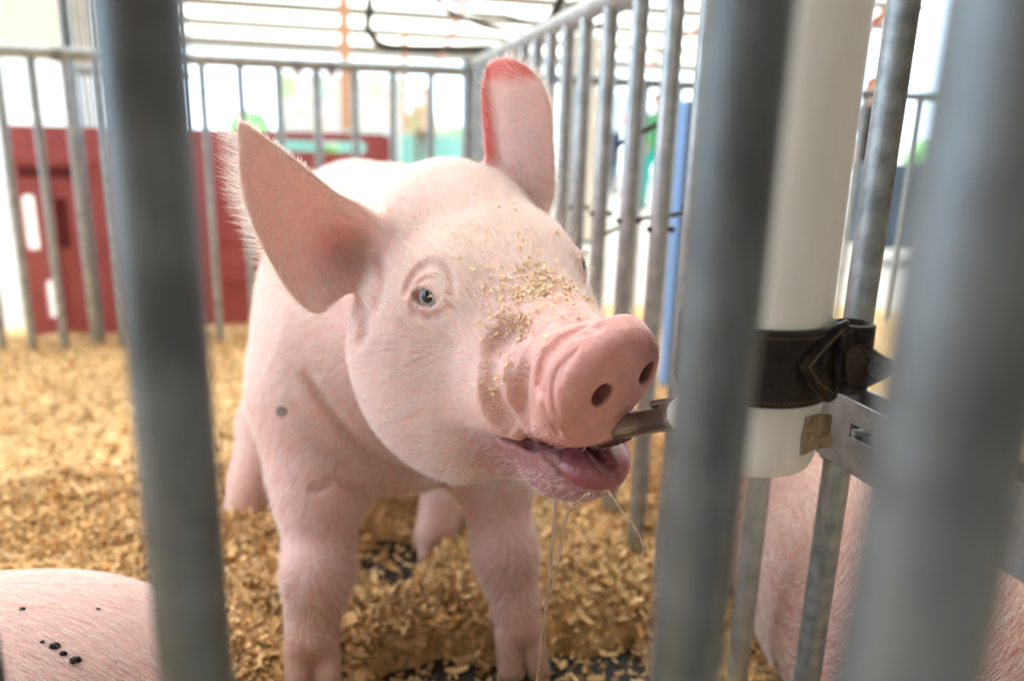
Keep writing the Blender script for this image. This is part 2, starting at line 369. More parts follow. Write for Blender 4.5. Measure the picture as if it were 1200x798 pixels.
def body_prims():
    b = []
    A = b.append
    # trunk
    A(P_ell((.085, 1.16, .405), (.170, .27, .215), .05)); A(P_ell((.07, 1.46, .415), (.160, .27, .205), .08)); A(P_ell((.07, 1.62, .40), (.150, .17, .20), .08))
    # shoulders and brisket
    A(P_ell((-.010, 1.02, .36), (.080, .12, .17), .06)); A(P_ell((.200, 1.02, .36), (.085, .12, .17), .06))
    A(P_ell((.09, .99, .33), (.12, .10, .14), .06))
    # neck and the loose roll of skin on it
    A(P_cone((.09, 1.06, .47), hw((-.14, -.015, -.06)), .145, .085, .06))
    A(P_cone((.05, .98, .40), hw((-.13, -.03, -.13)), .115, .085, .05))
    # front legs: shoulder - elbow - knee - fetlock
    for pts, rr in ((((-.020, .98, .33), (-.012, .945, .235), (-.020, .895, .130), (-.030, .868, .055)), (.080, .058, .037, .033)),
                    (((.210, .98, .33), (.217, .955, .225), (.225, .905, .125), (.237, .868, .037)), (.080, .050, .036, .032))):
        for i in range(3): A(P_cone(pts[i], pts[i+1], rr[i], rr[i+1], .035))
        kx, ky, kz = pts[2]; A(P_ell((kx, ky-.012, kz+.004), (.034, .030, .036), .02))
        fx, fy, fz = pts[3]
        for s in (-1, 1):
            A(P_cone((fx+s*.015, fy-.008, fz-.012), (fx+s*.019, fy-.034, fz-.046), .019, .016, .008))
            A(P_cone((fx+s*.024, fy+.026, fz+.004), (fx+s*.027, fy+.032, fz-.012), .010, .007, .008))
    # hind legs (hip - stifle - hock - foot), planted well forward under the belly
    for hip, kn, hk, ft in (((-.015, 1.60, .34), (-.055, 1.40, .26), (-.110, 1.42, .14), (-.155, 1.30, .015)),
                            ((.155, 1.60, .34), (.22, 1.40, .25), (.235, 1.33, .14), (.168, 1.17, .015))):
        A(P_cone(hip, kn, .115, .080, .06)); A(P_cone(kn, hk, .075, .052, .04)); A(P_cone(hk, ft, .050, .036, .03))
        for s in (-1, 1): A(P_cone((ft[0]+s*.014, ft[1]-.005, ft[2]), (ft[0]+s*.018, ft[1]-.035, ft[2]-.02), .019, .016, .008))
    # tail
    tp = crom([(.07, 1.75, .50), (.07, 1.81, .50), (.10, 1.83, .46), (.06, 1.84, .43), (.04, 1.82, .47), (.08, 1.85, .48)], 3)
    for i in range(len(tp)-1): A(P_cone(tp[i], tp[i+1], .013, .012, .01))
    return b
def head_prims():
    b = []; A = b.append
    A(H_ell((-.070, 0, -.014), (.130, .079, .084), .05))                    # cranium
    A(H_ell((-.125, -.004, .010), (.07, .078, .058), .05))                      # poll
    A(P_cone(hw((-.12, -.012, -.02)), (.065, 1.15, .475), .078, .122, .05))   # nape
    b += both(H_ell, (-.012, .045, .004), (.045, .032, .038), .03)           # brows
    A(H_cone((-.01, 0, -.040), (.14, 0, -.022), .074, .044, .04))            # muzzle
    b += both(H_ell, (.060, .032, -.078), (.085, .046, .054), .035)
    b += both(H_ell, (.100, .045, -.060), (.030, .030, .048), .006)          # lip pouch beside the nose
    A(H_ell((.158, 0, -.030), (.026, .047, .053), .012))                     # wrinkled collar behind the disc
    A(H_ell((.150, 0, -.070), (.040, .045, .028), .015))                     # upper lip
    A(H_ell((-.055, -.087, -.105), (.085, .060, .105), .04)); A(H_ell((-.055, .070, -.105), (.085, .060, .100), .04))          # jowls
    b += both(H_ell, (-.010, .066, -.140), (.085, .052, .080), .04)          # cheeks
    A(H_cone((-.06, 0, -.160), (.115, 0, -.142), .085, .038, .045))          # lower jaw
    A(H_ell((.140, .014, -.138), (.042, .044, .031), .03))                   # chin and lower lip
    # mouth opening between nose and lower lip
    b.append(H_ell((.165, 0, -.104), (.095, .085, .006), .008, 's'))
    b.append(H_ell((.190, .014, -.098), (.060, .044, .026), .010, 's'))
    A(H_ell((.176, .014, -.074), (.022, .033, .013), .006))  # lip edge that carries the painted mouth shadow
    A(H_disc(DISC_C, DISC_N, (0, .30, 1), .048, .061, .018, .013, .016))
    for s in (-1, 1): b.append(H_ell((.212, s*.0215+.004, -.006+s*.003), (.022, .0080, .0115), .006, 's'))
    b.append(H_ell((.145, 0, .030), (.007, .03, .010), .012, 's'))
    # eyes: lids, almond opening, crease
    for s in (-1, 1):
        e = np.array([.50, s*.78, .34]); e /= np.linalg.norm(e); c = EYEC[s]
        b.append(H_ell(c, (.0208, .0208, .0208), .014))
        up_ = np.array([0, 0, 1.])-e*e[2]; up_ /= np.linalg.norm(up_); sd_ = np.cross(up_, e)
        Rm = np.array([e, sd_, up_])
        b.append(P_ell(hw(np.array(c)+e*.021+up_*-.001), (.0115, .0150, .0088), .0025, 's', Rm @ HB))
    b.append(P_ear(EARL, polyL, rL, tL, .014)); b.append(P_ear(EARR, polyR, rR, tR, .016))
    return b
EYEC = {-1: (-.006, -.0660, -.006), 1: (.014, .0680, .000)}
def trace(prims, O_, D_, it=40):
    t = np.zeros(len(D_), f32)+.02
    for _ in range(it): t += .85*sdf_eval(prims, (O_+D_*t[:, None]).astype(f32), None)
    return O_+D_*t[:, None]
# folds and wrinkles, each carved where the line lies on the skin: (line, radius, softness)
FOLDS = [([(474, 345), (479, 328), (490, 314), (505, 308), (519, 312), (527, 326), (529, 342)], .0020, .007),
    ([(486, 334), (497, 327), (510, 327), (519, 334)], .0009, .004), ([(480, 352), (486, 366), (500, 373), (516, 370), (526, 361)], .0013, .006), ([(520, 316), (529, 332), (531, 350)], .0010, .004), ([(525, 356), (537, 368)], .0012, .006),
    ([(652, 402), (664, 391), (681, 384), (702, 381)], .0022, .007), ([(646, 412), (660, 401), (680, 393), (696, 390)], .0009, .003),
    ([(650, 404), (638, 418), (631, 440), (632, 465), (640, 492), (654, 512)], .0022, .007), ([(612, 386), (592, 392), (576, 408), (569, 432), (572, 462), (583, 486), (600, 503)], .0020, .018),
    ([(618, 430), (611, 452), (611, 478), (618, 502)], .0022, .010), ([(663, 420), (650, 440), (647, 465), (652, 488)], .0010, .004), ([(676, 410), (662, 428), (655, 448)], .0008, .003),
    ([(625, 522), (612, 514), (600, 502)], .0016, .008), ([(640, 536), (660, 552), (690, 562), (716, 560)], .0013, .006), ([(625, 548), (650, 565), (680, 572)], .0010, .005), ([(650, 541), (668, 556), (676, 572)], .0008, .004),
    ([(360, 440), (385, 480), (420, 520), (470, 552), (520, 572)], .0018, .016), ([(395, 560), (420, 575), (432, 592)], .0018, .012), ([(418, 352), (425, 375), (422, 400)], .0030, .014), ([(440, 300), (446, 330), (440, 362)], .0016, .012), ([(398, 555), (380, 570), (365, 575)], .0016, .010)]
def fold_prims(base):
    out = []
    for line, r, k in FOLDS:
        px = crom([(a, b, 0) for a, b in line], 4); D_ = np.array([ray(p[0], p[1]) for p in px], f32); H_ = trace(base, np.array(OC, f32)[None], D_)
        for i in range(len(H_)-1):
            if np.linalg.norm(H_[i+1]-H_[i]) < .03:
                w_ = math.sin(math.pi*(i+.7)/(len(H_)+.4))**.5; out.append(P_cone(H_[i], H_[i+1], r*w_, r*w_, k, 's'))
    return out
def build_pig():
    prims = (body_prims(), head_prims(), .013)
    fl_ = fold_prims(prims); hd_ = [p for p in fl_ if np.linalg.norm(p.c-HM) < .26]; bd_ = [p for p in fl_ if np.linalg.norm(p.c-HM) >= .16]
    prims = (prims[0]+bd_, prims[1]+hd_, .013)
    X = axis(-.32, .50, -.12, .36, .0036, .0085); Y = axis(.42, 1.95, .47, 1.02, .0036, .0085); Z = axis(-.03, .80, .26, .76, .0036, .0085)
    V, Q = polygonise(prims, X, Y, Z)
    hb = (V-HM) @ HB.T
    fc = V[Q].mean(1); h = (fc-HM) @ HB.T
    near = (h[:, 0] > -.22) & (fc[:, 1] < 1.0) & (fc[:, 2] > .25)
    # refine the head region only (T-junctions lie on the projected surface)
    V, Q = subdivide(V, Q)
    V, N = project(prims, V, 2)
    h = (V-HM) @ HB.T; f = h[:, 0]; zone = sstep(.100, .135, f)*sstep(.060, .066, np.linalg.norm(h-np.array(DISC_C), axis=1)+.012*(f < .185))*(np.abs(h[:, 1]) < .09)
    V = V + N*(.0007*zone*vnoise(h*np.array([2.4, 1, 1.2]), 250, 41))[:, None]*1.0                    # crinkled nose skin
    V = V + N*(.0005*(np.linalg.norm(h, axis=1) < .26)*vnoise(h, 75, 42))[:, None]
    lz_ = sstep(.085, .12, f)*sstep(-.100, -.115, h[:, 2]); V = V + N*(.0009*lz_*vnoise(h*np.array([.7, 2.2, 1.]), 170, 43))[:, None]
    return V.astype(f32), Q, N
SKIN = dict(base=(.86, .57, .54), snout=(.70, .35, .33), ear=(1.0, .66, .64), lip=(.52, .26, .29), lid=(.66, .38, .37))  # ear tone brightened in place of backlight glowing through it
def lerp(C, col, m): m = np.clip(m, 0, 1)[:, None]; return C*(1-m)+np.array(col, f32)*m
def pig_colors(V, N):
    h = (V-HM) @ HB.T; f, l, u = h.T
    C = np.tile(np.array(SKIN['base'], f32), (len(V), 1)); C *= (1+.05*vnoise(V, 22, 3))[:, None]
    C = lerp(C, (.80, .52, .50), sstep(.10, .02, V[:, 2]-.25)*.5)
    inhead = (f > -.2)
    C = lerp(C, (.90, .70, .60), .5*sstep(-.02, .04, u+.02)*inhead*sstep(.10, .0, np.abs(f+.0)))              # cream forehead
    C = lerp(C, (.78, .45, .42), .65*sstep(.060, .10, f)*inhead)
    C = lerp(C, SKIN['snout'], .9*sstep(.135, .165, f)*inhead)
    C = lerp(C, SKIN['lip'], .85*sstep(.05, .10, f)*sstep(-.098, -.112, u)*(u > -.19)*sstep(.045, .0, np.abs(u+.125)-.02))
    C = lerp(C, (.50, .27, .31), .75*sstep(.085, .12, f)*sstep(-.105, -.122, u)*inhead*(.8+.4*vnoise(V, 90, 12)))
    C = lerp(C, (.35, .10, .12), sstep(.020, .008, np.abs(u+.091))*sstep(.055, .035, np.abs(l))*sstep(.10, .14, f)*(f < .19))
    C = lerp(C, (.05, .015, .015), sstep(1.25, .95, np.linalg.norm((h-np.array([.178, .022, -.078]))/np.array([.024, .038, .013]), axis=1)))  # shadow under the snout disc painted near-black on the lip edge
    C = np.where((np.linalg.norm(h-np.array(DISC_C), axis=1) < .066)[:, None], C*(1+.10*vnoise(V, 260, 31)+.05*vnoise(V, 90, 32))[:, None], C)
    for s in (-1, 1):
        d = np.linalg.norm(h-np.array(EYEC[s]), axis=1); C = lerp(C, SKIN['lid'], sstep(.036, .020, d)*.85)
        C = lerp(C, (.30, .16, .12), sstep(.0185, .0165, d)*.5)
        ns = np.linalg.norm((h-np.array([.212, s*.0215+.004, -.006+s*.003]))/np.array([.022, .0085, .012]), axis=1); C = lerp(C, (.10, .035, .03), sstep(1.12, .85, ns))
        tr = np.linalg.norm((h-np.array([.034, s*.066, -.034]))/np.array([.02, .02, .012]), axis=1); C = lerp(C, (.50, .33, .18), .5*sstep(1.2, .4, tr))
    for fr, poly, side in ((EARL, polyL, 1), (EARR, polyR, -1)):
        q = (V-fr[0]) @ fr[1].T; s = poly_sd(q[:, 0], q[:, 1], smooth_poly(poly, 2)); slab = (np.abs(q[:, 2]) < .045) & (q[:, 0] > -.04)
        nd = N @ fr[1][2]
        if side == 1:
            ins = sstep(.0, .3, nd)*sstep(-.001, -.016, s)*slab
            C = lerp(C, SKIN['ear'], .92*ins*sstep(.165, .10, q[:, 0])); C = lerp(C, (.88, .66, .62), .8*slab*(1-ins)*sstep(-.01, .02, q[:, 0]))
            C = lerp(C, (.72, .28, .28), .6*ins*np.exp(-((q[:, 0]-.0)**2+(q[:, 1]-.03)**2)/.0008))
        else:
            C = lerp(C, (.90, .66, .64), .8*slab*sstep(.0, .03, q[:, 0])*(s < .004))
            C = lerp(C, (.80, .25, .25), slab*np.maximum(sstep(.030, .037, q[:, 1]), sstep(.100, .118, q[:, 0]))*sstep(.01, .04, q[:, 0])*(s < .004))  # red backlight through the thin rim and tip painted into the colour
    # knees, hooves
    for k in ((-.045, .87, .13), (.232, .88, .13)):
        C = lerp(C, (.50, .26, .25), .7*np.exp(-((V-np.array(k))**2).sum(1)/.0006))
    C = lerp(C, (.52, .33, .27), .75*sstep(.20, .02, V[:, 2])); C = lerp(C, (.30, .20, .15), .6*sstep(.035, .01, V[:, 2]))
    mole = at_y(330, 482, .95)
    dd = np.linalg.norm(np.cross(V-OC, (mole-OC)/np.linalg.norm(mole-OC)), axis=1); C = lerp(C, (.03, .02, .02), sstep(.0075, .0055, dd)*(V[:, 1] < 1.0)*(f < -.1))
    return np.clip(C, 0, 1)
PV, PQ, PN = build_pig()
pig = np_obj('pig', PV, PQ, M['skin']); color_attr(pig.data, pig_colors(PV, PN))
tag(pig, 'white pink pig drinking from the metal nipple, wood chips on its snout', 'pig')
#@@REST@@
# ---- eyes, lashes, tongue, mole ----
def eye_basis(s):
    e = np.array([.50, s*.78, .34]); e = e/np.linalg.norm(e); u_ = np.array([0, 0, 1.])-e*e[2]; u_ /= np.linalg.norm(u_); return e, u_, np.cross(u_, e)
def sphere_cap(c, ax, r, a0, a1, nr=10, ns=28):
    ax = np.array(ax)/np.linalg.norm(ax); t = np.cross(ax, [0, 0, 1.]); t /= np.linalg.norm(t); b2 = np.cross(ax, t); V = []; Fc = []
    for i in range(nr+1):
        a = a0+(a1-a0)*i/nr
        for k in range(ns):
            th = 2*math.pi*k/ns; V.append(c + r*(math.cos(a)*ax + math.sin(a)*(math.cos(th)*t+math.sin(th)*b2)))
    for i in range(nr):
        for k in range(ns): Fc.append((i*ns+k, i*ns+(k+1) % ns, (i+1)*ns+(k+1) % ns, (i+1)*ns+k))
    return V, Fc
M['sclera'] = mat('eye_white', (.62, .60, .58), .12); M['iris'] = noisy('pale_iris', (.26, .31, .36), (.50, .56, .60), 500, .1); M['pupil'] = mat('pupil_black', (.004, .004, .006), .04)
M['lash'] = mat('pale_lashes', (.95, .90, .80), .5)
for s in (-1, 1):
    e, u_, sd_ = eye_basis(s); c = hw(EYEC[s]); look = (np.array([.54, s*.76, .34])) @ HB; look /= np.linalg.norm(look)
    if s > 0: look = (np.array([.62, .70, .34])) @ HB; look /= np.linalg.norm(look)
    V, Fc = sphere_cap(c, look, .0190, .0, math.pi, 22, 32); eb = MB().add(V, Fc).build('eye', M['sclera'], pig)
    V, Fc = sphere_cap(c, look, .01925, 0, .56, 8, 32); MB().add(V, Fc).build('iris', M['iris'], eb)
    V, Fc = sphere_cap(c, look, .0195, 0, .33, 6, 32); MB().add(V, Fc).build('pupil', M['pupil'], eb)
    R = []; D = []; D1 = []
    for i in range(48):
        t = rng.uniform(-1, 1); top = rng.random() < .8
        base = np.array(EYEC[s])+e*.0190+sd_*t*.0140+u_*((.0085 if top else -.0085)*math.sqrt(max(0, 1-t*t))+rng.normal()*.0006)
        R.append(hw(base)); d = (e*1.0+u_*(.15 if top else -.4)+sd_*t*.45+rng.normal(size=3)*.1) @ HB; D.append(d/np.linalg.norm(d)); d2 = (e*.4+u_*(-.7 if top else -.5)+sd_*t*.5) @ HB; D1.append(d2/np.linalg.norm(d2))
    bristles('eyelash', np.array(R), (np.array(D), np.array(D1)), np.array([rng.uniform(.006, .010) for _ in R]), .00032, pig, m=M['lash'])
M['tongue'] = noisy('wet_tongue', (.30, .085, .10), (.46, .17, .19), 70, .28, stretch=(1, 1, 1), bump=.0008, bscale=300)
tv, tq = polygonise([H_ell((.120, .006, -.122), (.070, .032, .012), .01), H_ell((.160, .014, -.124), (.030, .030, .014), .02), H_ell((.15, .010, -.112), (.05, .004, .004), .01, 's')],
                    *[axis(a-.11, a+.11, a-.11, a+.11, .003, .01) for a in hw((.13, 0, -.11))])
tongue = np_obj('tongue', tv, tq, M['tongue'], pig)
# ---- bristly coat ----
fc = PV[PQ].mean(1); fn = PN[PQ].mean(1); fn /= np.linalg.norm(fn, axis=1)[:, None]+1e-9
hf = (fc-HM) @ HB.T; vis = ((fn*(OC-fc)).sum(1)/np.linalg.norm(OC-fc, axis=1)) > -.35
f_, l_, u_ = hf.T; inh = (f_ > -.2) & (np.linalg.norm(hf+np.array([.02, 0, .05]), axis=1) < .30) & (fc[:, 1] < 1.02)
dens = np.where(inh, 190000., 55000.)*vis
dens *= np.where(inh, 1-.93*sstep(.085, .125, f_)*(u_ > -.13), 1); dens *= np.where((f_ > .08) & (u_ < -.115), .30, 1)          # nearly bare nose
dens *= np.where(np.linalg.norm(hf-np.array(DISC_C), axis=1) < .062, .04, 1)
for s in (-1, 1): dens *= sstep(.019, .031, np.linalg.norm(hf-np.array(EYEC[s])-np.array([.008, s*.012, .006]), axis=1))
mouthm = (f_ > .05) & (np.abs(u_+.105) < .018) & (np.abs(l_) < .06); dens *= ~mouthm
for fr, poly, side in ((EARL, polyL, 1), (EARR, polyR, -1)):
    q = (fc-fr[0]) @ fr[1].T; sl = (np.abs(q[:, 2]) < .05) & (poly_sd(q[:, 0], q[:, 1], smooth_poly(poly, 2)) < .003) & (q[:, 0] > .0)
    if side == 1: dens = np.where(sl & ((fn @ fr[1][2]) > .1), dens*.25, dens)
    else: dens = np.where(sl & ((q[:, 1] > .030) | (q[:, 0] > .10)), dens*.1, np.where(sl, dens*.6, dens))
dens = np.where(fc[:, 2] < .07, 0, dens)
R, fi = sample_surface(PV, PQ, dens); Nn = fn[fi]; hr = hf[fi]; isH = inh[fi]
flow = np.stack([-np.ones(len(R)), .25*np.sign(hr[:, 1])*np.clip(np.abs(hr[:, 1])/.05, 0, 1), np.where(hr[:, 2] < -.03, -.75, .25)], 1) @ HB
flow = np.where(isH[:, None], flow, np.array([-.05, .55, -.8])[None]); 
swirl = np.stack([vnoise(R, 16, 5), vnoise(R, 16, 6), vnoise(R, 16, 7)], 1)*.45
flow = flow+swirl+rng.normal(size=R.shape)*.20
flow -= (flow*Nn).sum(1)[:, None]*Nn; flow /= np.linalg.norm(flow, axis=1)[:, None]+1e-9
lift = np.clip(rng.normal(.42, .16, len(R)), .12, 1)[:, None]; D0 = flow+Nn*lift; D0 /= np.linalg.norm(D0, axis=1)[:, None]
D1 = flow*1.0-Nn*.12; D1 /= np.linalg.norm(D1, axis=1)[:, None]
Ls = np.clip(rng.normal(.0135, .004, len(R)), .005, .03); Ls = np.where(isH, Ls, Ls*1.2); Ls *= np.where(hr[:, 0] > .06, .7, 1)
earz = np.zeros(len(R), bool)
bristles('bristles', R, (D0, D1), Ls, .00019, pig)
# long fringe along the left ear's outer edge, on both ear rims, and the whiskers
R = []; D = []; D1 = []; LL = []
for fr, poly, rf, seg, n, ln, outw in ((EARL, polyL, rL, (5.5, 12.5), 1000, .022, 1), (EARL, polyL, rL, (1, 4.0), 220, .007, 1), (EARR, polyR, rR, (4.5, 9.5), 700, .010, 1), (EARR, polyR, rR, (0, 4.5), 240, .006, 1)):
    sp = smooth_poly(poly, 8); ctr = np.array(poly).mean(0)
    for _ in range(n):
        t = rng.uniform(*seg)*8; i = int(t); p = sp[i % len(sp)]+(sp[(i+1) % len(sp)]-sp[i % len(sp)])*(t-i)
        nrm = sp[(i+1) % len(sp)]-sp[(i-1) % len(sp)]; nrm = np.array([nrm[1], -nrm[0]]); nrm /= np.linalg.norm(nrm)
        if nrm @ (p-ctr) < 0: nrm = -nrm
        p = p-nrm*rng.uniform(.001, .007); P3 = np.array([p[0], p[1], float(rf(np.float64(p[0]), np.float64(p[1])))-.002])
        d = np.array([nrm[0]*.8+.45, nrm[1]*.9, -.45])+rng.normal(size=3)*.22; R.append(fr[0]+P3@fr[1]); D.append(d@fr[1]/np.linalg.norm(d)); d2 = d+np.array([.5, 0, 0]); D1.append(d2@fr[1]/np.linalg.norm(d2)); LL.append(ln*rng.uniform(.4, 1.25))
bristles('ear_fringe', np.array(R), (np.array(D), np.array(D1)), np.array(LL), .00018, pig)
cand = (inh & vis & (((f_ > .02) & (f_ < .15) & ((u_ > -.04) | (u_ < -.15))) | (np.linalg.norm(hf-np.array([.0, .07, .02]), axis=1) < .03)))
R, fi = sample_surface(PV, PQ, cand*9000.); Nn = fn[fi]; D0 = Nn*.9+(np.array([-.35, 0, .1]) @ HB)+rng.normal(size=R.shape)*.3; D0 /= np.linalg.norm(D0, axis=1)[:, None]; D1 = D0+(np.array([-.6, 0, .0]) @ HB)
D1 /= np.linalg.norm(D1, axis=1)[:, None]; bristles('whiskers', R, (D0, D1), rng.uniform(.015, .034, len(R)), .00014, pig)

# ================================================================== wood shavings: chips on the snout, drool
def flakes(name, P, Nrm, size, m, cols, parent=None):
    n = len(P); t = rng.normal(size=(n, 3)); t -= (t*Nrm).sum(1)[:, None]*Nrm; t /= np.linalg.norm(t, axis=1)[:, None]; b = np.cross(Nrm, t)
    L = size*rng.uniform(.6, 1.5, n); W = size*rng.uniform(.25, .6, n); curl = L*rng.uniform(-.1, .45, n)
    V = np.empty((n, 6, 3), f32)
    for i, a in enumerate((-.5, 0, .5)):
        for j, c in enumerate((-.5, .5)):
            V[:, i*2+j] = P + t*(a*L)[:, None] + b*(c*W)[:, None]*(1 if a == 0 else .7) + Nrm*((curl*(4*a*a)) )[:, None] + Nrm*(c*W*rng.uniform(-.5, .5, n))[:, None]
    base = np.arange(n)[:, None]*6; Fq = np.concatenate([base+np.array([0, 1, 3, 2]), base+np.array([2, 3, 5, 4])])
    o = np_obj(name, V.reshape(-1, 3), Fq, m, parent, True); color_attr(o.data, np.repeat(cols, 6, 0)); return o
def flake_mat(name, rough=.8):
    m = mat(name, (.7, .5, .3), rough); nt = m.node_tree; ca = nt.nodes.new('ShaderNodeVertexColor'); ca.layer_name = 'skin'; nt.links.new(ca.outputs[0], nt.nodes['Principled BSDF'].inputs['Base Color']); return m
M['chip'] = flake_mat('wood_chip')
R, fi = sample_surface(PV, PQ, np.where(vis & inh, 1, 0)*(100000.*np.exp(-((f_-.085)/.028)**2-((l_+.005)/.030)**2)*(u_ > -.01)+9000.*np.exp(-((f_-.10)/.02)**2-((l_+.055)/.02)**2)*(u_ > -.08)+2600.*np.exp(-((f_-.03)/.07)**2)*(u_ > 0)))
nn = fn[fi]+rng.normal(size=R.shape)*.35; nn /= np.linalg.norm(nn, axis=1)[:, None]
cc = np.array([(.88, .62, .36)])*rng.uniform(.8, 1.15, (len(R), 1)); k = rng.random((len(R), 1)); cc = cc*(1-.3*k)+np.array([.85, .75, .55])*.3*k
ch = flakes('wood_chips', R+fn[fi]*.0022, nn, .0052, M['chip'], cc); tag(ch, 'pale wood chips stuck on the bridge of the pig\'s snout', 'wood chips', kind='stuff')
M['drool'] = mat('clear_drool', (1, 1, 1), .03, 0, Transmission_Weight=1., IOR=1.33)
def strand(name, px, r, label, drops=()):
    P = crom([at_d(*p) for p in px], 6); rs = [r*(1+.35*math.sin(i*1.1)) for i in range(len(P))]
    mb = MB().tube(P, rs, 8)
    o = mb.build(name, M['drool']); tag(o, label, 'drool', 'strands of drool hanging from the pig\'s chin'); return o
strand('drool_strand', [(652, 584, .64), (650, 610, .64), (646, 650, .64), (641, 700, .64), (636, 750, .64), (630, 800, .64), (622, 860, .64)], .0016, 'longest clear drool strand falling straight from the pig\'s chin')
strand('drool_strand', [(690, 578, .62), (674, 592, .625), (664, 606, .63), (657, 640, .635), (650, 680, .64), (642, 700, .64)], .0013, 'second drool strand curving down from the lip to join the longest')
strand('drool_strand', [(712, 574, .61), (726, 594, .61), (740, 612, .61), (752, 632, .61), (754, 644, .61), (750, 656, .61)], .0009, 'short thin drool strand swinging out to the right')
for i, (px, py, r) in enumerate(((683, 605, .0030), (702, 603, .0026), (700, 590, .0018))):
    p = at_d(px, py, .62); mb = MB(); V, Fc = sphere_cap(p, (0, 0, 1), r, 0.01, math.pi-.01, 10, 14); V = [np.array(v)+np.array([0, 0, .8])*max(0, (v[2]-p[2])) for v in V]
    mb.add(V, Fc); tag(mb.build('drool_drop', M['drool']), ['left clear drool drop hanging under the pig\'s lower lip', 'right clear drool drop, low under the pig\'s lower lip', 'tiniest drool drop, just above the right one'][i], 'drool drop', 'drool drops under the lip')

# ================================================================== ground
def gh(x, y):
    P = np.stack([x, y, np.zeros_like(x)], -1).reshape(-1, 3); n1 = vnoise(P, 7, 21).reshape(x.shape); n2 = vnoise(P, 19, 22).reshape(x.shape); n3 = vnoise(P, 46, 23).reshape(x.shape)
    h = .004+.014*n1+.010*n2+.004*n3
    h = h+.018*np.exp(-((x-.10)**2/.010+(y-1.00)**2/.006))+.045*np.exp(-((x+.16)**2/.006+(y-.93)**2/.02))+.04*np.exp(-((x-.36)**2/.01+(y-1.02)**2/.03))
    h = h-.070*sstep(.925, .875, y+.02*n2)*sstep(.02, .07, x)*sstep(.46, .38, x) - .10*(1+.5*n2+.3*n3)*np.exp(-((x-.10+.02*n3)**2/.0045+(y-1.17+.02*n2)**2/.009)) - .035*np.exp(-((x+.10)**2/.002+(y-.80)**2/.004)) + .035*np.exp(-((x+.16)**2/.004+(y-1.24)**2/.002)) + .03*np.exp(-((x-.17)**2/.004+(y-1.11)**2/.002))
    h = h+.03*sstep(.8, 1.6, y)*(1-sstep(2.3, 2.6, y))*.6
    return h
flr = MB(); n = 1
flr.add([(-14, -12, -.05), (14, -12, -.05), (14, 30, -.05), (-14, 30, -.05)], [(0, 1, 2, 3)], False)
tag(flr.build('floor', M['concrete']), 'pale concrete barn floor', kind='structure')
gd = MB().add([(-60, 29, -.07), (60, 29, -.07), (60, 120, -.07), (-60, 120, -.07)], [(0, 1, 2, 3)], False)
gd.add([(-60, -40, -.07), (-14.02, -40, -.07), (-14.02, 29, -.07), (-60, 29, -.07)], [(0, 1, 2, 3)], False); gd.add([(14.02, -40, -.07), (60, -40, -.07), (60, 29, -.07), (14.02, 29, -.07)], [(0, 1, 2, 3)], False)
M['yard'] = noisy('sunlit_yard', (.46, .43, .37), (.55, .52, .46), .6, .9); tag(gd.build('trim_1', M['yard']), 'sunlit pale yard outside the barn', kind='structure')
rm = MB().box((.12, 1.0, -.04), (1.3, 1.6, .012), .003); tag(rm.build('floor_mat', M['rubber']), 'dark wet rubber mat showing through the shavings under the hooves', 'mat')
xs = np.linspace(-1.9, 2.4, 430); ys = np.linspace(-.2, 3.25, 380); GX, GY = np.meshgrid(xs, ys, indexing='ij'); GZ = gh(GX, GY)
GZ = GZ - .06*sstep(2.75, 3.25, GY+.12*np.sin(GX*3))
GV = np.stack([GX, GY, GZ], -1).reshape(-1, 3); I = np.arange(len(xs)*len(ys)).reshape(len(xs), len(ys))
GQ = np.stack([I[:-1, :-1], I[1:, :-1], I[1:, 1:], I[:-1, 1:]], -1).reshape(-1, 4)
M['bed'] = noisy('wood_shavings_bed', (.44, .27, .11), (.84, .60, .31), 45, .9, detail=8, bump=.006, bscale=90, lo=.3, hi=.62)
bed = np_obj('shavings_bed', GV, GQ, M['bed']); tag(bed, 'golden wood shavings spread deep over the pen floor', 'bedding', kind='stuff')
def scatter(nf, x0, x1, y0, y1, size, up=.0):
    x = rng.uniform(x0, x1, nf); y = rng.uniform(y0, y1, nf); z = gh(x, y); N_ = rng.normal(size=(nf, 3))*.55; N_[:, 2] += 1; N_ /= np.linalg.norm(N_, axis=1)[:, None]
    keep = (z > -.034) | (rng.random(nf) < .10); z = np.maximum(z, -.034); x, y, z, N_ = x[keep], y[keep], z[keep], N_[keep]; nf = len(x)
    P = np.stack([x, y, z+rng.uniform(.0, size*.5, nf)], 1); k = rng.random((nf, 1)); c = np.array([(.74, .45, .18)])*(1-k)+np.array([(.92, .66, .36)])*k; c = c*rng.uniform(.6, 1.2, (nf, 1))*(1+.22*vnoise(P, 17, 77))[:, None]
    dark = rng.random((nf, 1)) < .08; c = np.where(dark, c*.6, c); return P, N_, c
parts = [scatter(34000, -.45, .70, .52, 1.0, .008), scatter(32000, -.70, .95, 1.0, 1.5, .009), scatter(20000, -1.1, 1.3, 1.5, 2.7, .012)]
FP = np.concatenate([p[0] for p in parts]); FN = np.concatenate([p[1] for p in parts]); FC = np.concatenate([p[2] for p in parts])
tag(flakes('wood_shavings', FP, FN, .0115*np.exp(rng.normal(size=len(FP))*.35), M['chip'], FC), 'loose curled wood shavings lying over the bedding', 'wood shavings', kind='stuff')

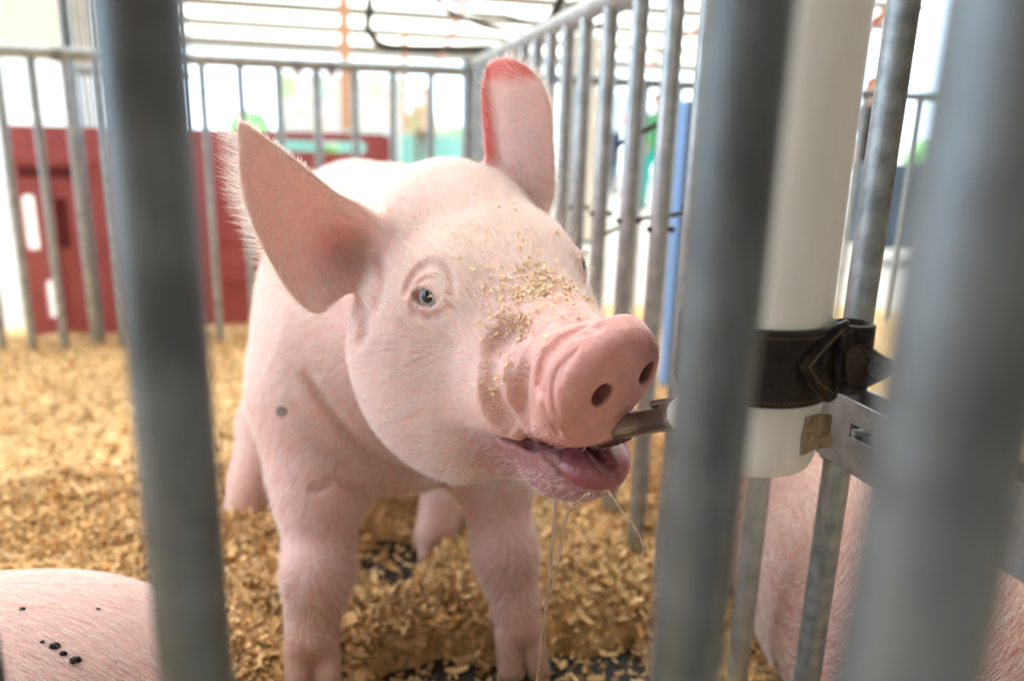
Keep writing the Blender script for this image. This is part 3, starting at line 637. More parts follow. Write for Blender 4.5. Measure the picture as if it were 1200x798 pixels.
# ================================================================== fences
SX = .486
def rod(name, a, b, r, m, parent, seg=16): return MB().tube([a, b], r, seg).build(name, m, parent)
side = empty('side_fence', (SX, 1.5, 0), 'galvanised bar fence running back from the white pipe on the right', 'fence')
for y in (.607, .735, .85, .957, 1.065, 1.19, 1.322, 1.448, 1.56, 1.675, 1.79, 1.905, 2.02, 2.135, 2.25, 2.365, 2.47):
    rod('bar', (SX, y, -.04), (SX, y, .895), .0135, M['galv'] if y < .7 else M['galv_flare'], side)
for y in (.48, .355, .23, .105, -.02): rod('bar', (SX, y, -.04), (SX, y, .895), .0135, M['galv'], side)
rod('top_rail', (SX, -.15, .90), (SX, 2.563, .90), .018, M['galv_flare'], side, 20)
rod('bottom_rail', (SX, -.15, -.03), (SX, 2.563, -.03), .016, M['galv'], side)
back = empty('back_fence', (0, 2.563, 0), 'galvanised bar fence across the back of the pen', 'fence')
for px in (-45, -6, 35, 75, 113, 152, 193, 235, 280, 325, 370, 415, 460, 505):
    p = at_y(px, 66, 2.563); rod('bar', (p[0], 2.563, -.04), (p[0], 2.563, .87), .0125, M['galv_flare'], back)
rod('top_rail', (-1.6, 2.563, .868), (.47, 2.563, .878), .0175, M['galv_flare'], back, 20)
rod('post', (.470, 2.563, -.04), (.470, 2.563, .915), .021, M['galv_flare'], back, 20)
p75 = at_y(77, 30, 2.60); rod('post', (p75[0], 2.60, -.04), (p75[0], 2.60, 1.35), .016, M['galv'], back, 18)
for px in (68, 348, 388):
    p = at_y(px, 62, 2.563); MB().tube([(p[0]-.014, 2.563, .870), (p[0]+.014, 2.563, .870)], .0215, 18).build('clamp', M['strap_steel'], back)
right = empty('neighbour_fence', (1.4, 2.6, 0), 'galvanised bar fence behind the neighbouring pen on the right', 'fence')
for i in range(14):
    x = .60+.125*i; rod('bar', (x, 2.6, -.04), (x, 2.6, .87), .0125, M['galv_flare'], right)
rod('top_rail', (.50, 2.6, .872), (2.4, 2.6, .872), .0175, M['galv'], right, 20)
# near gate: thick bars close to the camera
ga, gb = np.array([-.063, .304]), np.array([.216, .204]); gd_ = (gb-ga)/np.linalg.norm(gb-ga)
gate = empty('near_fence', (.08, .25, 0), 'blurred thick galvanised bars right in front of the camera', 'fence')
def nearbar(pt, pb, d, r):
    a = at_d(*pt, d); x, y = a[0], a[1]; o = MB().tube([(x, y, .05), (x, y, .90)], r, 32).build('bar', M['galv_near'], gate); return x, y
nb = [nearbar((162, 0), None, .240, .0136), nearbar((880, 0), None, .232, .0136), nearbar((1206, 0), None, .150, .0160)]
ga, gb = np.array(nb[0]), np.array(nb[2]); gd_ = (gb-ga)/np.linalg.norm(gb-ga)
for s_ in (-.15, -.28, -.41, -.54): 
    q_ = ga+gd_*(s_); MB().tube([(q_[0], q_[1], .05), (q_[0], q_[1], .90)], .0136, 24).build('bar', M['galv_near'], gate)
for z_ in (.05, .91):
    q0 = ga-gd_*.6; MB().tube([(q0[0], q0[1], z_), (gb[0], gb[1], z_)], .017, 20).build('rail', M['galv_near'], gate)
# ---- white water pipe with its nipple
PIPE_R = .0520
pc = at_d(884, 400, .578); PX, PY = pc[0], pc[1]
zb = proj([PX, PY, .40]); 
def on_pipe(px, py, r=PIPE_R):
    d = ray(px, py); o = OC-np.array([PX, PY, 0]); a = d[0]**2+d[1]**2; b = 2*(o[0]*d[0]+o[1]*d[1]); c = o[0]**2+o[1]**2-r*r; D = max(b*b-4*a*c, 0); return OC+d*((-b-math.sqrt(D))/(2*a))
zbot = on_pipe(895, 568)[2]; zs0 = on_pipe(895, 478)[2]; zs1 = on_pipe(895, 386)[2]
pipe = empty('water_pipe', (PX, PY, zbot), 'wide white plastic water pipe strapped inside the side fence', 'pipe')
pr = [(.0, 0), (.030, 0), (.042, .0008), (.0490, .004), (.0520, .011), (.0526, .020), (.0526, zs0-zbot-.002), (.0520, zs0-zbot+.0), (.0520, 1.30-zbot)]
def lathe(prof, cx, cy, z0, seg=48):
    V = []; Fc = []
    for r_, z_ in prof:
        for k in range(seg): V.append((cx+max(r_, .0001)*math.cos(2*math.pi*k/seg), cy+max(r_, .0001)*math.sin(2*math.pi*k/seg), z0+z_))
    for i in range(len(prof)-1):
        for k in range(seg): Fc.append((i*seg+k, i*seg+(k+1) % seg, (i+1)*seg+(k+1) % seg, (i+1)*seg+k))
    return V, Fc
V, Fc = lathe(pr, PX, PY, zbot); MB().add(V, Fc).build('pipe_body', M['pvc'], pipe)
# stuck label remains on the cap
g = []; sticker_px = [(944, 489), (974, 484), (975, 522), (938, 533)]
n = 7
for i in range(n+1):
    for j in range(n+1):
        u, v = i/n, j/n; a = np.array(sticker_px[0])*(1-u)+np.array(sticker_px[1])*u; b = np.array(sticker_px[3])*(1-u)+np.array(sticker_px[2])*u; q_ = a*(1-v)+b*v; q_ = q_+np.array([1.2*math.sin(v*9), 1.2*math.sin(u*7+1)]); g.append(on_pipe(q_[0], q_[1], PIPE_R+.0016))
Fg = [(i*(n+1)+j, (i+1)*(n+1)+j, (i+1)*(n+1)+j+1, i*(n+1)+j+1) for i in range(n) for j in range(n)]
tag(MB().add(g, Fg).build('label_remnant', M['sticker'], pipe), 'torn brown label remnant')
# bushing and nipple
nip0 = at_d(716, 503, .660); nip1 = at_d(800, 486, .588)
dn = nip1-nip0; dn /= np.linalg.norm(dn); pb_ = nip1+dn*.02
MB().tube([nip1-dn*.004, nip1+dn*.002, pb_], [.0125, .0150, .0150], 28).build('bushing', M['pvc'], pipe)
nb_ = MB().tube([nip0, nip0+dn*.003, nip0+dn*.012, nip0+dn*.03, nip1-dn*.016, nip1-dn*.016, nip1-dn*.004], [.0090, .0100, .0102, .0102, .0102, .0122, .0122], 28)
nipple = nb_.build('nipple', M['chrome'], pipe)
MB().tube([nip0-dn*.004, nip0+dn*.006], [.0035, .0035], 14).build('pin', M['chrome'], nipple)
MB().tube([nip0+np.array([0, .006, .012])+dn*.055, nip1+np.array([0, .006, .010])], .003, 12).build('guard_rod', M['chrome'], pipe)
# ---- leather strap round pipe and bar
strap = empty('leather_strap', (PX, PY, zs0), 'worn black leather strap buckled round the white pipe and fence bar', 'strap')
hs = zs1-zs0
V, Fc = lathe([(PIPE_R+.0006, .0), (PIPE_R+.0040, .0008), (PIPE_R+.0048, .004), (PIPE_R+.0048, hs-.004), (PIPE_R+.0040, hs-.0008), (PIPE_R+.0006, hs)], PX, PY, zs0, 64)
MB().add(V, Fc).build('band', M['leather'], strap)
def stitches(px, r_or_d, name='stitching', ring=False):
    mb = MB()
    for a, b in px: mb.tube([a, b], .00035, 6)
    o_ = mb.build(name, M['thread'], strap); o_['kind'] = 'stuff'; return o_
segs = []
for zz in (zs0+.005, zs1-.005):
    for k in range(110):
        a0 = 2*math.pi*k/110; a1 = 2*math.pi*(k+.6)/110; rr = PIPE_R+.0051; segs.append(((PX+rr*math.cos(a0), PY+rr*math.sin(a0), zz), (PX+rr*math.cos(a1), PY+rr*math.sin(a1), zz)))
stitches(segs, 0)
def slab(name, pts, th, m, parent, bev=.0015, n=1):
    """thick leather piece from an outline of (px,py,depth) anchors; back face one thickness farther away"""
    F_ = [at_d(*p) for p in pts]; c = np.mean(F_, 0); nn_ = np.zeros(3)
    for i in range(len(F_)): nn_ += np.cross(F_[i]-c, F_[(i+1) % len(F_)]-c)
    nn_ /= np.linalg.norm(nn_); 
    if nn_@(OC-c) < 0: nn_ = -nn_
    bm = bmesh.new(); fv = [bm.verts.new(tuple(p)) for p in F_]; bv = [bm.verts.new(tuple(p-nn_*th)) for p in F_]
    bm.faces.new(fv); bm.faces.new(list(reversed(bv)))
    for i in range(len(F_)): j = (i+1) % len(F_); bm.faces.new((fv[i], fv[j], bv[j], bv[i]))
    bmesh.ops.recalc_face_normals(bm, faces=bm.faces[:]); bmesh.ops.bevel(bm, geom=bm.edges[:], offset=bev, segments=2, affect='EDGES')
    mb = MB().add([tuple(v.co) for v in bm.verts], [tuple(v.index for v in f.verts) for f in bm.faces], False); bm.free(); return mb.build(name, m, parent), nn_
flap, fnrm = slab('flap', [(941, 430, .520), (962, 404, .524), (985, 380, .530), (997, 374, .540), (994, 400, .540), (990, 440, .538), (982, 468, .530), (972, 473, .527), (955, 455, .522)], .005, M['leather_worn'], strap, .0012)
segs = []
ring_ = [(948, 430, .519), (966, 408, .523), (988, 386, .529), (986, 430, .533), (978, 462, .527), (960, 450, .521), (948, 430, .519)]
for a, b in zip(ring_[:-1], ring_[1:]):
    A_, B_ = at_d(*a), at_d(*b); m_ = int(np.linalg.norm(B_-A_)/.0028)+1
    for k in range(m_): segs.append((A_+(B_-A_)*(k/m_)+fnrm*.0008, A_+(B_-A_)*((k+.6)/m_)+fnrm*.0008))
mb = MB(); [mb.tube([a, b], .00045, 6) for a, b in segs]; mb.build('stitching', M['thread'], strap)['kind'] = 'stuff'
# keeper: a tube of leather wrapped round the fence bar
k0 = at_d(997, 462, .560); k1 = at_d(1004, 378, .560)
V = []; 
mb = MB(); kc = np.array([k0[0]+.004, k0[1]+.02]); rk = .0150
mb.add(*lathe([(rk*.8, 0), (rk, .001), (rk*1.05, .008), (rk*.96, .02), (rk*1.02, .034), (rk, k1[2]-k0[2]), (rk*.82, k1[2]-k0[2]+.001), (rk*.80, k1[2]-k0[2]-.02)], k0[0]+.002, k0[1]+.010, k0[2], 28)); mb.build('keeper', M['leather_worn'], strap)
slab('fold', [(984, 392, .528), (1000, 384, .535), (1006, 400, .532), (1000, 430, .530), (996, 455, .530), (984, 462, .526), (986, 430, .524)], .006, M['leather'], strap)
tab, tn = slab('tab', [(996, 409, .522), (1008, 402, .520), (1020, 404, .520), (1036, 416, .525), (1052, 424, .532), (1050, 438, .532), (1034, 447, .526), (1016, 456, .520), (1000, 458, .520), (994, 440, .522)], .006, M['leather_worn'], strap, .002)
tc_ = at_d(1028, 433, .5225)+tn*.0005; t1 = np.cross(tn, [0, 0, 1.]); t1 /= np.linalg.norm(t1); t2 = np.cross(tn, t1)
mb = MB(); mb.tube([tc_+.0062*(math.cos(a)*t1+math.sin(a)*t2) for a in np.linspace(0, 2*math.pi, 25)], .0013, 8, False); mb.build('eyelet', M['leather_worn'], tab)
mb = MB(); mb.tube([tc_-tn*.0002, tc_+tn*.0009], .0052, 20); mb.build('hole_shade', M['black'], tab)  # black disc laid on the tab for the dark inside the punched opening
# ---- slotted steel bracket clamped round the bar
br = empty('steel_bracket', (SX, .6, .39), 'slotted flat steel bracket clamped to the bar beside the pipe', 'bracket')
z0b, z1b = at_x(985, 547, SX-.018)[2], at_x(1000, 470, SX-.018)[2]
ys0 = at_x(997, 505, SX-.018)[1]; ys1 = at_x(1022, 515, SX-.018)[1]; zs_ = at_x(1009, 510, SX-.018)[2]
if ys0 < ys1: ys0, ys1 = ys1, ys0
yA, yB = .632, .10
def plate(x, name):
    mb = MB(); t_ = .003
    zc = zs_; hz = .0065
    mb.box((x, (yA+ys0)/2, (z0b+z1b)/2), (t_, yA-ys0, z1b-z0b)); mb.box((x, (ys1+yB)/2, (z0b+z1b)/2), (t_, ys1-yB, z1b-z0b))
    mb.box((x, (ys0+ys1)/2, (z1b+zc+hz)/2), (t_, ys0-ys1, z1b-zc-hz)); mb.box((x, (ys0+ys1)/2, (z0b+zc-hz)/2), (t_, ys0-ys1, zc-hz-z0b)); return mb.build(name, M['strap_steel'], br)
plate(SX-.0175, 'slotted_plate'); plate(SX+.0175, 'slotted_plate')
V = []; Fc = []
for z_ in (z0b-.004, z1b+.004):
    for k in range(13):
        a = math.pi*k/12; V.append((SX+.0175*math.cos(a), .607+.0175*math.sin(a), z_))
    for k in range(13):
        a = math.pi*(12-k)/12; V.append((SX+.0148*math.cos(a), .607+.0148*math.sin(a), z_))
Fc = [(k, (k+1) % 26, 26+(k+1) % 26, 26+k) for k in range(26)]; MB().add(V, Fc).build('sleeve', M['strap_steel'], br)
MB().tube([(SX-.022, (ys0+ys1)/2+.006, zs_), (SX+.022, (ys0+ys1)/2+.006, zs_)], .0035, 12).build('bolt', M['galv'], br)
# ---- wires clipped along the side fence
def cable(name, pts, r, label, cat='cable', n=8): return tag(MB().tube(crom(pts, n), r, 10).build(name, M['black'], None), label, cat)
cz = [at_x(800, 250, SX+.02), at_x(745, 258, SX+.02), at_x(706, 276, SX+.02), at_x(684, 283, SX+.02)]
cable('fence_cable', [(SX+.02, 1.03, cz[0][2]+.01)]+cz+[(SX+.02, 1.8, cz[3][2])], .0035, 'thin dark wire clipped low along the side fence bars')
cu = [at_x(792, 128, SX+.02), at_x(775, 143, SX+.02), at_x(758, 152, SX+.02), at_x(740, 160, SX+.02), at_x(725, 170, SX+.02)]
cable('fence_cable', cu, .0040, 'short dark cord looped high between the side fence bars')
for y in (1.065, 1.19, 1.322, 1.448): 
    tag(MB().tube([(SX-.018, y, cz[1][2]), (SX+.024, y, cz[1][2])], .0045, 10).build('wire_clip', M['black'], None), {1.065: 'small dark wire clip on the side fence bar nearest the pig\'s nose', 1.19: 'second small dark wire clip from the pig\'s nose', 1.322: 'third small dark wire clip from the pig\'s nose', 1.448: 'farthest small dark wire clip, beside the pig\'s right eye'}[y], 'clip', 'wire clips on the side fence')
# ---- black hose looping above the back fence
hp_ = [(432, -60, 2.38), (433, -20, 2.39), (433, 12, 2.4), (431, 30, 2.4), (438, 46, 2.4), (456, 55, 2.4), (500, 57, 2.4), (560, 57, 2.4), (604, 58, 2.35), (626, 45, 2.2), (645, 22, 2.0), (658, -5, 1.9), (668, -60, 1.8)]
cable('hose', [at_d(*p) for p in hp_], .0115, 'black hose hanging in a loop above the back fence corner', 'hose')
cable('overhead_cable', [at_d(*p) for p in [(470, -60, 3.2), (506, -5, 3.2), (535, 16, 3.2), (575, 33, 3.2), (640, 38, 3.2), (720, 20, 3.2), (800, -60, 3.2)]], .010, 'thin dark cable sagging under the roof, the lower of two', 'cable')
cable('overhead_cable', [at_d(*p) for p in [(480, -60, 3.4), (535, 5, 3.4), (590, 17, 3.4), (650, 19, 3.4), (740, -60, 3.4)]], .007, 'thin dark cable sagging under the roof, the upper of two', 'cable')
#@@REST2@@
# ================================================================== lying pigs
def lying_pig(c, yaw, L_, Rr, prims_extra, name_label, res=.009, hair_box=None, seed=0, legs=(-1, 1)):
    """a pig lying on its side/belly; local x along the body (head at +x)"""
    ca, sa = math.cos(yaw), math.sin(yaw); T = np.array([[ca, sa, 0], [-sa, ca, 0], [0, 0, 1.]])
    def W(p): return np.array([c[0], c[1], c[2]]) + np.array(p, float) @ T
    def E_(p, r, k=.05): return P_ell(W(p), r, k, 'u', T)
    def C_(a, b, ra, rb, k=.04): return P_cone(W(a), W(b), ra, rb, k)
    h = L_/2; pr = [E_((-.22*L_, 0, Rr*.92), (.30*L_, Rr*.98, Rr*.95)), E_((.12*L_, 0, Rr*.94), (.33*L_, Rr, Rr*.97)), E_((-.36*L_, 0, Rr*.85), (.16*L_, Rr*.88, Rr*.85)),
        C_((.34*L_, 0, Rr*.9), (.50*L_, -.02, Rr*.62), Rr*.72, Rr*.52), E_((.54*L_, -.02, Rr*.55), (.12, .085, .09)), C_((.56*L_, -.02, Rr*.52), (.56*L_+.15, -.03, Rr*.38), .07, .044), C_((.56*L_+.15, -.03, Rr*.38), (.56*L_+.175, -.03, Rr*.36), .048, .046, .01)]
    for s in legs:
        pr += [E_((.50*L_, s*.09-.02, Rr*.62+.07), (.075, .035, .030), .02), C_((.26*L_, s*Rr*.7, Rr*.45), (.40*L_, s*Rr*.85, .05), .075, .04), C_((.40*L_, s*Rr*.85, .05), (.52*L_, s*Rr*.8, .035), .038, .030),
               C_((-.33*L_, s*Rr*.65, Rr*.6), (-.16*L_, s*Rr*.95, .10), .11, .07), C_((-.16*L_, s*Rr*.95, .08), (-.28*L_, s*Rr*1.05, .045), .055, .035), C_((-.28*L_, s*Rr*1.05, .045), (-.14*L_, s*Rr*1.12, .035), .036, .028)]
    lo = np.min([p.c-p.r for p in pr], 0)-.03; hi = np.max([p.c+p.r for p in pr], 0)+.03
    V, Q = polygonise(pr, *[np.arange(a, b, res).astype(f32) for a, b in zip(lo, hi)]); V, N = project(pr, V, 1)
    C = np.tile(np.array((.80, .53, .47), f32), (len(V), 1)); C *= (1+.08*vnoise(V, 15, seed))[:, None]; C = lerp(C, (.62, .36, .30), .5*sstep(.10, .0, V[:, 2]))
    return pr, V, Q, N, C, W
pr, V, Q, N, C, W = lying_pig((.765, .93, -.11), math.radians(84), .95, .215, None, '', seed=4, legs=(-1,))
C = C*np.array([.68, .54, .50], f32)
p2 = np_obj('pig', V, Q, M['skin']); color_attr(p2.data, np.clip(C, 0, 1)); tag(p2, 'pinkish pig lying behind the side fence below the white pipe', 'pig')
def coat(o, V, Q, N, dens, flowf, ln, wd, cond):
    fc = V[Q].mean(1); fn = N[Q].mean(1); fn /= np.linalg.norm(fn, axis=1)[:, None]+1e-9
    R, fi = sample_surface(V, Q, dens*cond(fc, fn)); Nn = fn[fi]; fl = flowf(R)+rng.normal(size=R.shape)*.12; fl -= (fl*Nn).sum(1)[:, None]*Nn; fl /= np.linalg.norm(fl, axis=1)[:, None]+1e-9
    D0 = fl+Nn*.25; D0 /= np.linalg.norm(D0, axis=1)[:, None]; D1 = fl-Nn*.05; D1 /= np.linalg.norm(D1, axis=1)[:, None]; bristles('bristles', R, (D0, D1), rng.uniform(.6, 1.3, len(R))*ln, wd, o)
camv = lambda fc, fn: ((fn*(OC-fc)).sum(1) > 0)
wc = at_x(950, 640, .62)
def whorl(R):
    d = R-wc; r = np.linalg.norm(d, axis=1)[:, None]+1e-3; ax = np.array([-1., 0, .3]); t = np.cross(np.broadcast_to(ax, d.shape), d)/r; return t*1.0+d/r*.35+np.array([0, 0, -.3])
coat(p2, V, Q, N, 90000., whorl, .017, .00022, camv)
pl_c = at_z(60, 690, .24)
pr, V, Q, N, C, W = lying_pig((-.625, .735, -.02), math.radians(182), .95, .136, None, '', seed=9)
sc = at_z(75, 762, .27)
ds = np.linalg.norm((V-sc), axis=1); C = lerp(C, (.42, .18, .20), sstep(.05, .02, ds+.012*vnoise(V, 70, 3))*.6)
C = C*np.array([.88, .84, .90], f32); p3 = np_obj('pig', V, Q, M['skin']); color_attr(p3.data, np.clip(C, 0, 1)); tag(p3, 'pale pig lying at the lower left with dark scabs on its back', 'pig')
coat(p3, V, Q, N, 90000., lambda R: np.tile(np.array([.75, -.35, -.3]), (len(R), 1)), .018, .0002, camv)
def hit(prs, px, py):
    d = ray(px, py); t = .3
    for _ in range(60):
        v = float(sdf_eval(prs, np.array([OC+d*t], f32), None)[0]); t += v*.8
        if abs(v) < 1e-4: break
    return OC+d*t
for (px, py, r) in ((64, 757, .0042), (88, 774, .0046), (74, 766, .003), (26, 714, .0025), (115, 714, .002), (50, 752, .002)):
    q_ = hit(pr, px, py); V_, F_ = sphere_cap(q_, (0, -.5, .8), r, .01, math.pi-.01, 6, 9); V_ = [q_+(np.array(v)-q_)*np.array([1.3, .9, .7])*(1+.25*math.sin(i*2.3)) for i, v in enumerate(V_)]
    MB().add(V_, F_).build('scab', M['leather'], p3)

# ================================================================== red plastic boards behind the back fence
def red_panel(x0, x1, y, zt, zb_, label, holes):
    o = empty('hog_board', ((x0+x1)/2, y, zb_), label, 'board'); w_ = x1-x0; h_ = zt-zb_; rc = .05; th = .028
    # outline with rounded corners, holes cut by a boolean-free grid: build as bars round the openings
    bm = bmesh.new(); xs_ = sorted({0, w_}|{a for hh in holes for a in (hh[0], hh[2])}); zs2 = sorted({0, h_}|{a for hh in holes for a in (hh[1], hh[3])})
    def inh_(cx, cz): return any(a < cx < c and b < cz < d for a, b, c, d in holes)
    vs = {}
    def gv(x, z):
        k = (round(x, 5), round(z, 5))
        if k not in vs: vs[k] = bm.verts.new((x0+x, y-th/2, zb_+z))
        return vs[k]
    for i in range(len(xs_)-1):
        for j in range(len(zs2)-1):
            if not inh_((xs_[i]+xs_[i+1])/2, (zs2[j]+zs2[j+1])/2): bm.faces.new((gv(xs_[i], zs2[j]), gv(xs_[i+1], zs2[j]), gv(xs_[i+1], zs2[j+1]), gv(xs_[i], zs2[j+1])))
    vc = [v for k, v in vs.items() if k[0] in (0, round(w_, 5)) and k[1] in (0, round(h_, 5))]
    hc_ = [v for k, v in vs.items() if v not in vc and any((abs(k[0]-a) < 1e-4 or abs(k[0]-c) < 1e-4) and (abs(k[1]-b) < 1e-4 or abs(k[1]-d) < 1e-4) for a, b, c, d in holes)]
    bmesh.ops.bevel(bm, geom=vc, offset=rc, segments=5, profile=.5, affect='VERTICES'); bmesh.ops.bevel(bm, geom=[v for v in hc_ if v.is_valid], offset=.014, segments=3, profile=.5, affect='VERTICES')
    r = bmesh.ops.extrude_face_region(bm, geom=bm.faces[:]); bmesh.ops.translate(bm, verts=[g for g in r['geom'] if isinstance(g, bmesh.types.BMVert)], vec=(0, th, 0)); bmesh.ops.recalc_face_normals(bm, faces=bm.faces[:])
    mb = MB().add([tuple(v.co) for v in bm.verts], [tuple(v.index for v in f.verts) for f in bm.faces], False); bm.free(); mb.build('panel', M['red'], o)
    return o
def rib(o, x0, x1, z0, z1, y, name='rib', m='red'): MB().box(((x0+x1)/2, y, (z0+z1)/2), (x1-x0, .014, z1-z0), .004).build(name, M[m], o)
YP = 2.76
xa, xb, xm = at_y(14, 250, YP)[0], at_y(212, 250, YP)[0], at_y(446, 220, YP)[0]
zt_ = at_y(60, 148, YP)[2]; zt2 = at_y(400, 156, YP+.12)[2]
def lx(px, x0=xa): return at_y(px, 250, YP)[0]-x0
def lz(py, px=60): return at_y(px, py, YP)[2]-.0
hl = [(lx(26), lz(292), lx(44), lz(228)), (lx(43), lz(372), lx(60), lz(328)), (lx(150), lz(290), lx(190), lz(236))]
A1 = red_panel(xa, xb, YP, zt_, -.01, 'red plastic board with cut-out handles at the left behind the back fence', [(a, b+.01, c, d+.01) for a, b, c, d in hl])
for a in ((28, 108, 208, 196), (66, 80, 290, 232)):
    MB().box(((at_y(a[0], 240, YP)[0]+at_y(a[1], 240, YP)[0])/2, YP-.0145, (lz(a[2])+lz(a[3]))/2), (abs(lx(a[1])-lx(a[0])), .004, abs(lz(a[3])-lz(a[2]))), .0015).build('groove_shade', mat('recess_shade_red', (.16, .012, .02), .5), A1)  # dark strips on the board face painting the shade of moulded recesses
rib(A1, xa+.02, xb-.02, .56, .60, YP-.017); rib(A1, xa+.10, xa+.13, .06, .50, YP-.017); rib(A1, xb-.14, xb-.11, .06, .50, YP-.017)
xc = at_y(218, 250, YP+.12)[0]; w2 = xm-xc
A2 = red_panel(xc, xm+.05, YP+.12, zt2, -.01, 'red plastic board further right, behind the pig\'s raised ear', [(w2-.22, .30, w2-.17, .45), (.30, .62, .62, .66)])
for z_ in (.16, .30): rib(A2, xc+.05, xm-.05, z_, z_+.02, YP+.102)
rib(A2, xc+.04, xc+.07, .08, .56, YP+.102); rib(A2, xc+.34, xc+.37, .08, .56, YP+.102)

# ================================================================== barn shell
rm_ = bpy.data.materials.new('translucent_roof_sheet'); rm_.use_nodes = True; nt = rm_.node_tree; nt.nodes.clear()
o_ = nt.nodes.new('ShaderNodeOutputMaterial'); d_ = nt.nodes.new('ShaderNodeBsdfDiffuse'); t_ = nt.nodes.new('ShaderNodeBsdfTranslucent'); mx = nt.nodes.new('ShaderNodeMixShader')
d_.inputs[0].default_value = (.80, .72, .58, 1); t_.inputs[0].default_value = (.94, .88, .77, 1); mx.inputs[0].default_value = .44
nt.links.new(d_.outputs[0], mx.inputs[1]); nt.links.new(t_.outputs[0], mx.inputs[2]); nt.links.new(mx.outputs[0], o_.inputs[0])
YE, ZE, SL, YR = 22., 3.05, .205, -.8
def rz(y): return ZE+(YE-y)*SL if y > YR else ZE+(YE-YR)*SL-(YR-y)*SL
M['roof_dark'] = mat('dull_roof_steel', (.22, .22, .21), .6)  # near slope made opaque to cut light from behind the camera
def roof_sheet(name, y0, y1, m=None):
    V = []; Fc = []; n = 300
    for i in range(n+1):
        x = -14+28*i/n; dz = .02*math.cos(i*math.pi)
        V += [(x, y0, rz(y0)+dz), (x, y1, rz(y1)+dz)]
    for i in range(n): Fc.append((2*i, 2*i+2, 2*i+3, 2*i+1))
    return MB().add(V, Fc, False).build(name, m or rm_)
tag(roof_sheet('ceiling', YR, YE), 'cream translucent ribbed barn roof, far slope', kind='structure'); tag(roof_sheet('ceiling', YR, -14, M['roof_dark']), 'unseen near slope of the barn roof, made opaque to block light', kind='structure')
y = YE-.15; k = 0
while y > -13:
    tag(MB().box((0, y, rz(y)-.12), (28, .10, .20)).build('trim_2', M['purlin']), kind='structure'); y -= 1.28
for x in (-9, -3.6, 3.2, 9):
    for (ya, yb_) in ((YR, YE), (YR, -14)): tag(MB().tube([(x, ya, rz(ya)-.30), (x, yb_, rz(yb_)-.30)], .06, 8).build('trim_3', M['truss']), kind='structure')
def post(px, y, r, m, label):
    p = at_y(px, 60, y); o = MB().box((p[0], y, rz(y)/2-.2), (r*2, r*2, rz(y)), .01).build('roof_post', m); tag(o, label, 'post')
post(404, 17, .11, M['wood_post'], 'broad brown timber post far behind the back fence'); post(474, 20, .07, M['wood_post'], 'thin brown timber post far behind the back fence')
post(1058, 13, .10, M['wood_post'], 'brown timber post far back on the right'); post(-60, 12, .1, M['wood_post'], 'timber post far back on the left')
tag(MB().obox(at_y(1030, 22, 9), RC@np.array([1, .62, 0]), RC@np.array([-.62, 1, 0]), RC@np.array([0, 0, 1.]), 1.2, .13, .10).build('roof_brace', M['truss']), 'rust-red sloping roof brace at the upper right', 'brace')
# eave beams and the low wall under the far opening
tag(MB().box((0, YE, ZE-.20), (28, .12, .22)).build('trim_4', M['white_wall']), kind='structure')
# left side wall of ribbed sheet
V = []; Fc = []; n = 150
for i in range(n+1):
    yy_ = 5+16*i/n; dx = .035*(1 if (i//2) % 2 else -1)
    V += [(-4.3+dx, yy_, -.05), (-4.3+dx, yy_, 1.75), (-4.3+dx, yy_, 5.6)]
Fl = [(3*i, 3*i+3, 3*i+4, 3*i+1) for i in range(n)]; Fu = [(3*i+1, 3*i+4, 3*i+5, 3*i+2) for i in range(n)]
tag(MB().add(V, Fl, False).build('wall_left', M['white_wall']), 'white ribbed side wall', kind='structure'); tag(MB().add(V, Fu, False).build('wall_left', M['wall_cream']), 'cream ribbed upper side wall', kind='structure')
# unseen walls added behind and beside the photographer to darken the near bars
M['boards'] = noisy('light_block_boards', (.11, .08, .055), (.19, .14, .10), 6, .9, stretch=(8, 8, .6))
tag(MB().box((3.6, .65, 2.4), (.1, 4.5, 5.0)).build('light_block_right', M['boards']), 'unseen dark wall added at the right of the viewpoint to block light', kind='structure')
tag(MB().box((0, -1.6, 2.4), (28, .1, 5.0)).build('light_block_back', M['boards']), 'unseen dark wall added behind the viewpoint to block light', kind='structure')
# wire panel seen at the far left
wp = empty('pen_gate', (-1.3, 3.7, 0), 'narrow-barred metal panel rising behind the left red board', 'fence')
for px in range(84, 214, 8):
    p = at_y(px, 60, 3.7); rod('bar', (p[0], 3.7, 0), (p[0], 3.7, 1.35), .008, M['galv'], wp, 8)
for z_ in (.9, 1.32): rod('rail', (at_y(80, 60, 3.7)[0], 3.7, z_), (at_y(216, 60, 3.7)[0], 3.7, z_), .016, M['galv'], wp, 10)
# boards, drums and stalls in the distance
pbl = at_y(796, 120, 1.9); tag(MB().box((pbl[0]+.11, 1.9, .38), (.20, .05, .80), .012).build('blue_board', M['blue']), 'upright blue plastic board beyond the side fence', 'board')
for px0, px1, y_, zt in ((664, 700, 5.0, 1.35),):
    a, b = at_y(px0, 120, y_), at_y(px1, 120, y_); tag(MB().box(((a[0]+b[0])/2, y_, zt/2), (b[0]-a[0], .05, zt), .01).build('partition', M['cream']), 'cream wooden partition seen between the side fence bars', 'partition')
a, b = at_y(1042, 200, 4.2), at_y(1110, 200, 4.2); za, zb2 = at_y(1070, 192, 4.2)[2], at_y(1070, 292, 4.2)[2]
o = empty('covered_crate', ((a[0]+b[0])/2, 4.2, 0), 'slate-blue covered crate beyond the neighbouring fence', 'crate')
MB().box(((a[0]+b[0])/2+.25, 4.35, (za+zb2)/2), (b[0]-a[0]+.5, .35, za-zb2), .02).build('cover', M['tarp'], o)
for dx in (-.25, .75): MB().box((a[0]+.3+dx, 4.35, zb2/2), (.05, .05, zb2)).build('leg', M['galv'], o)
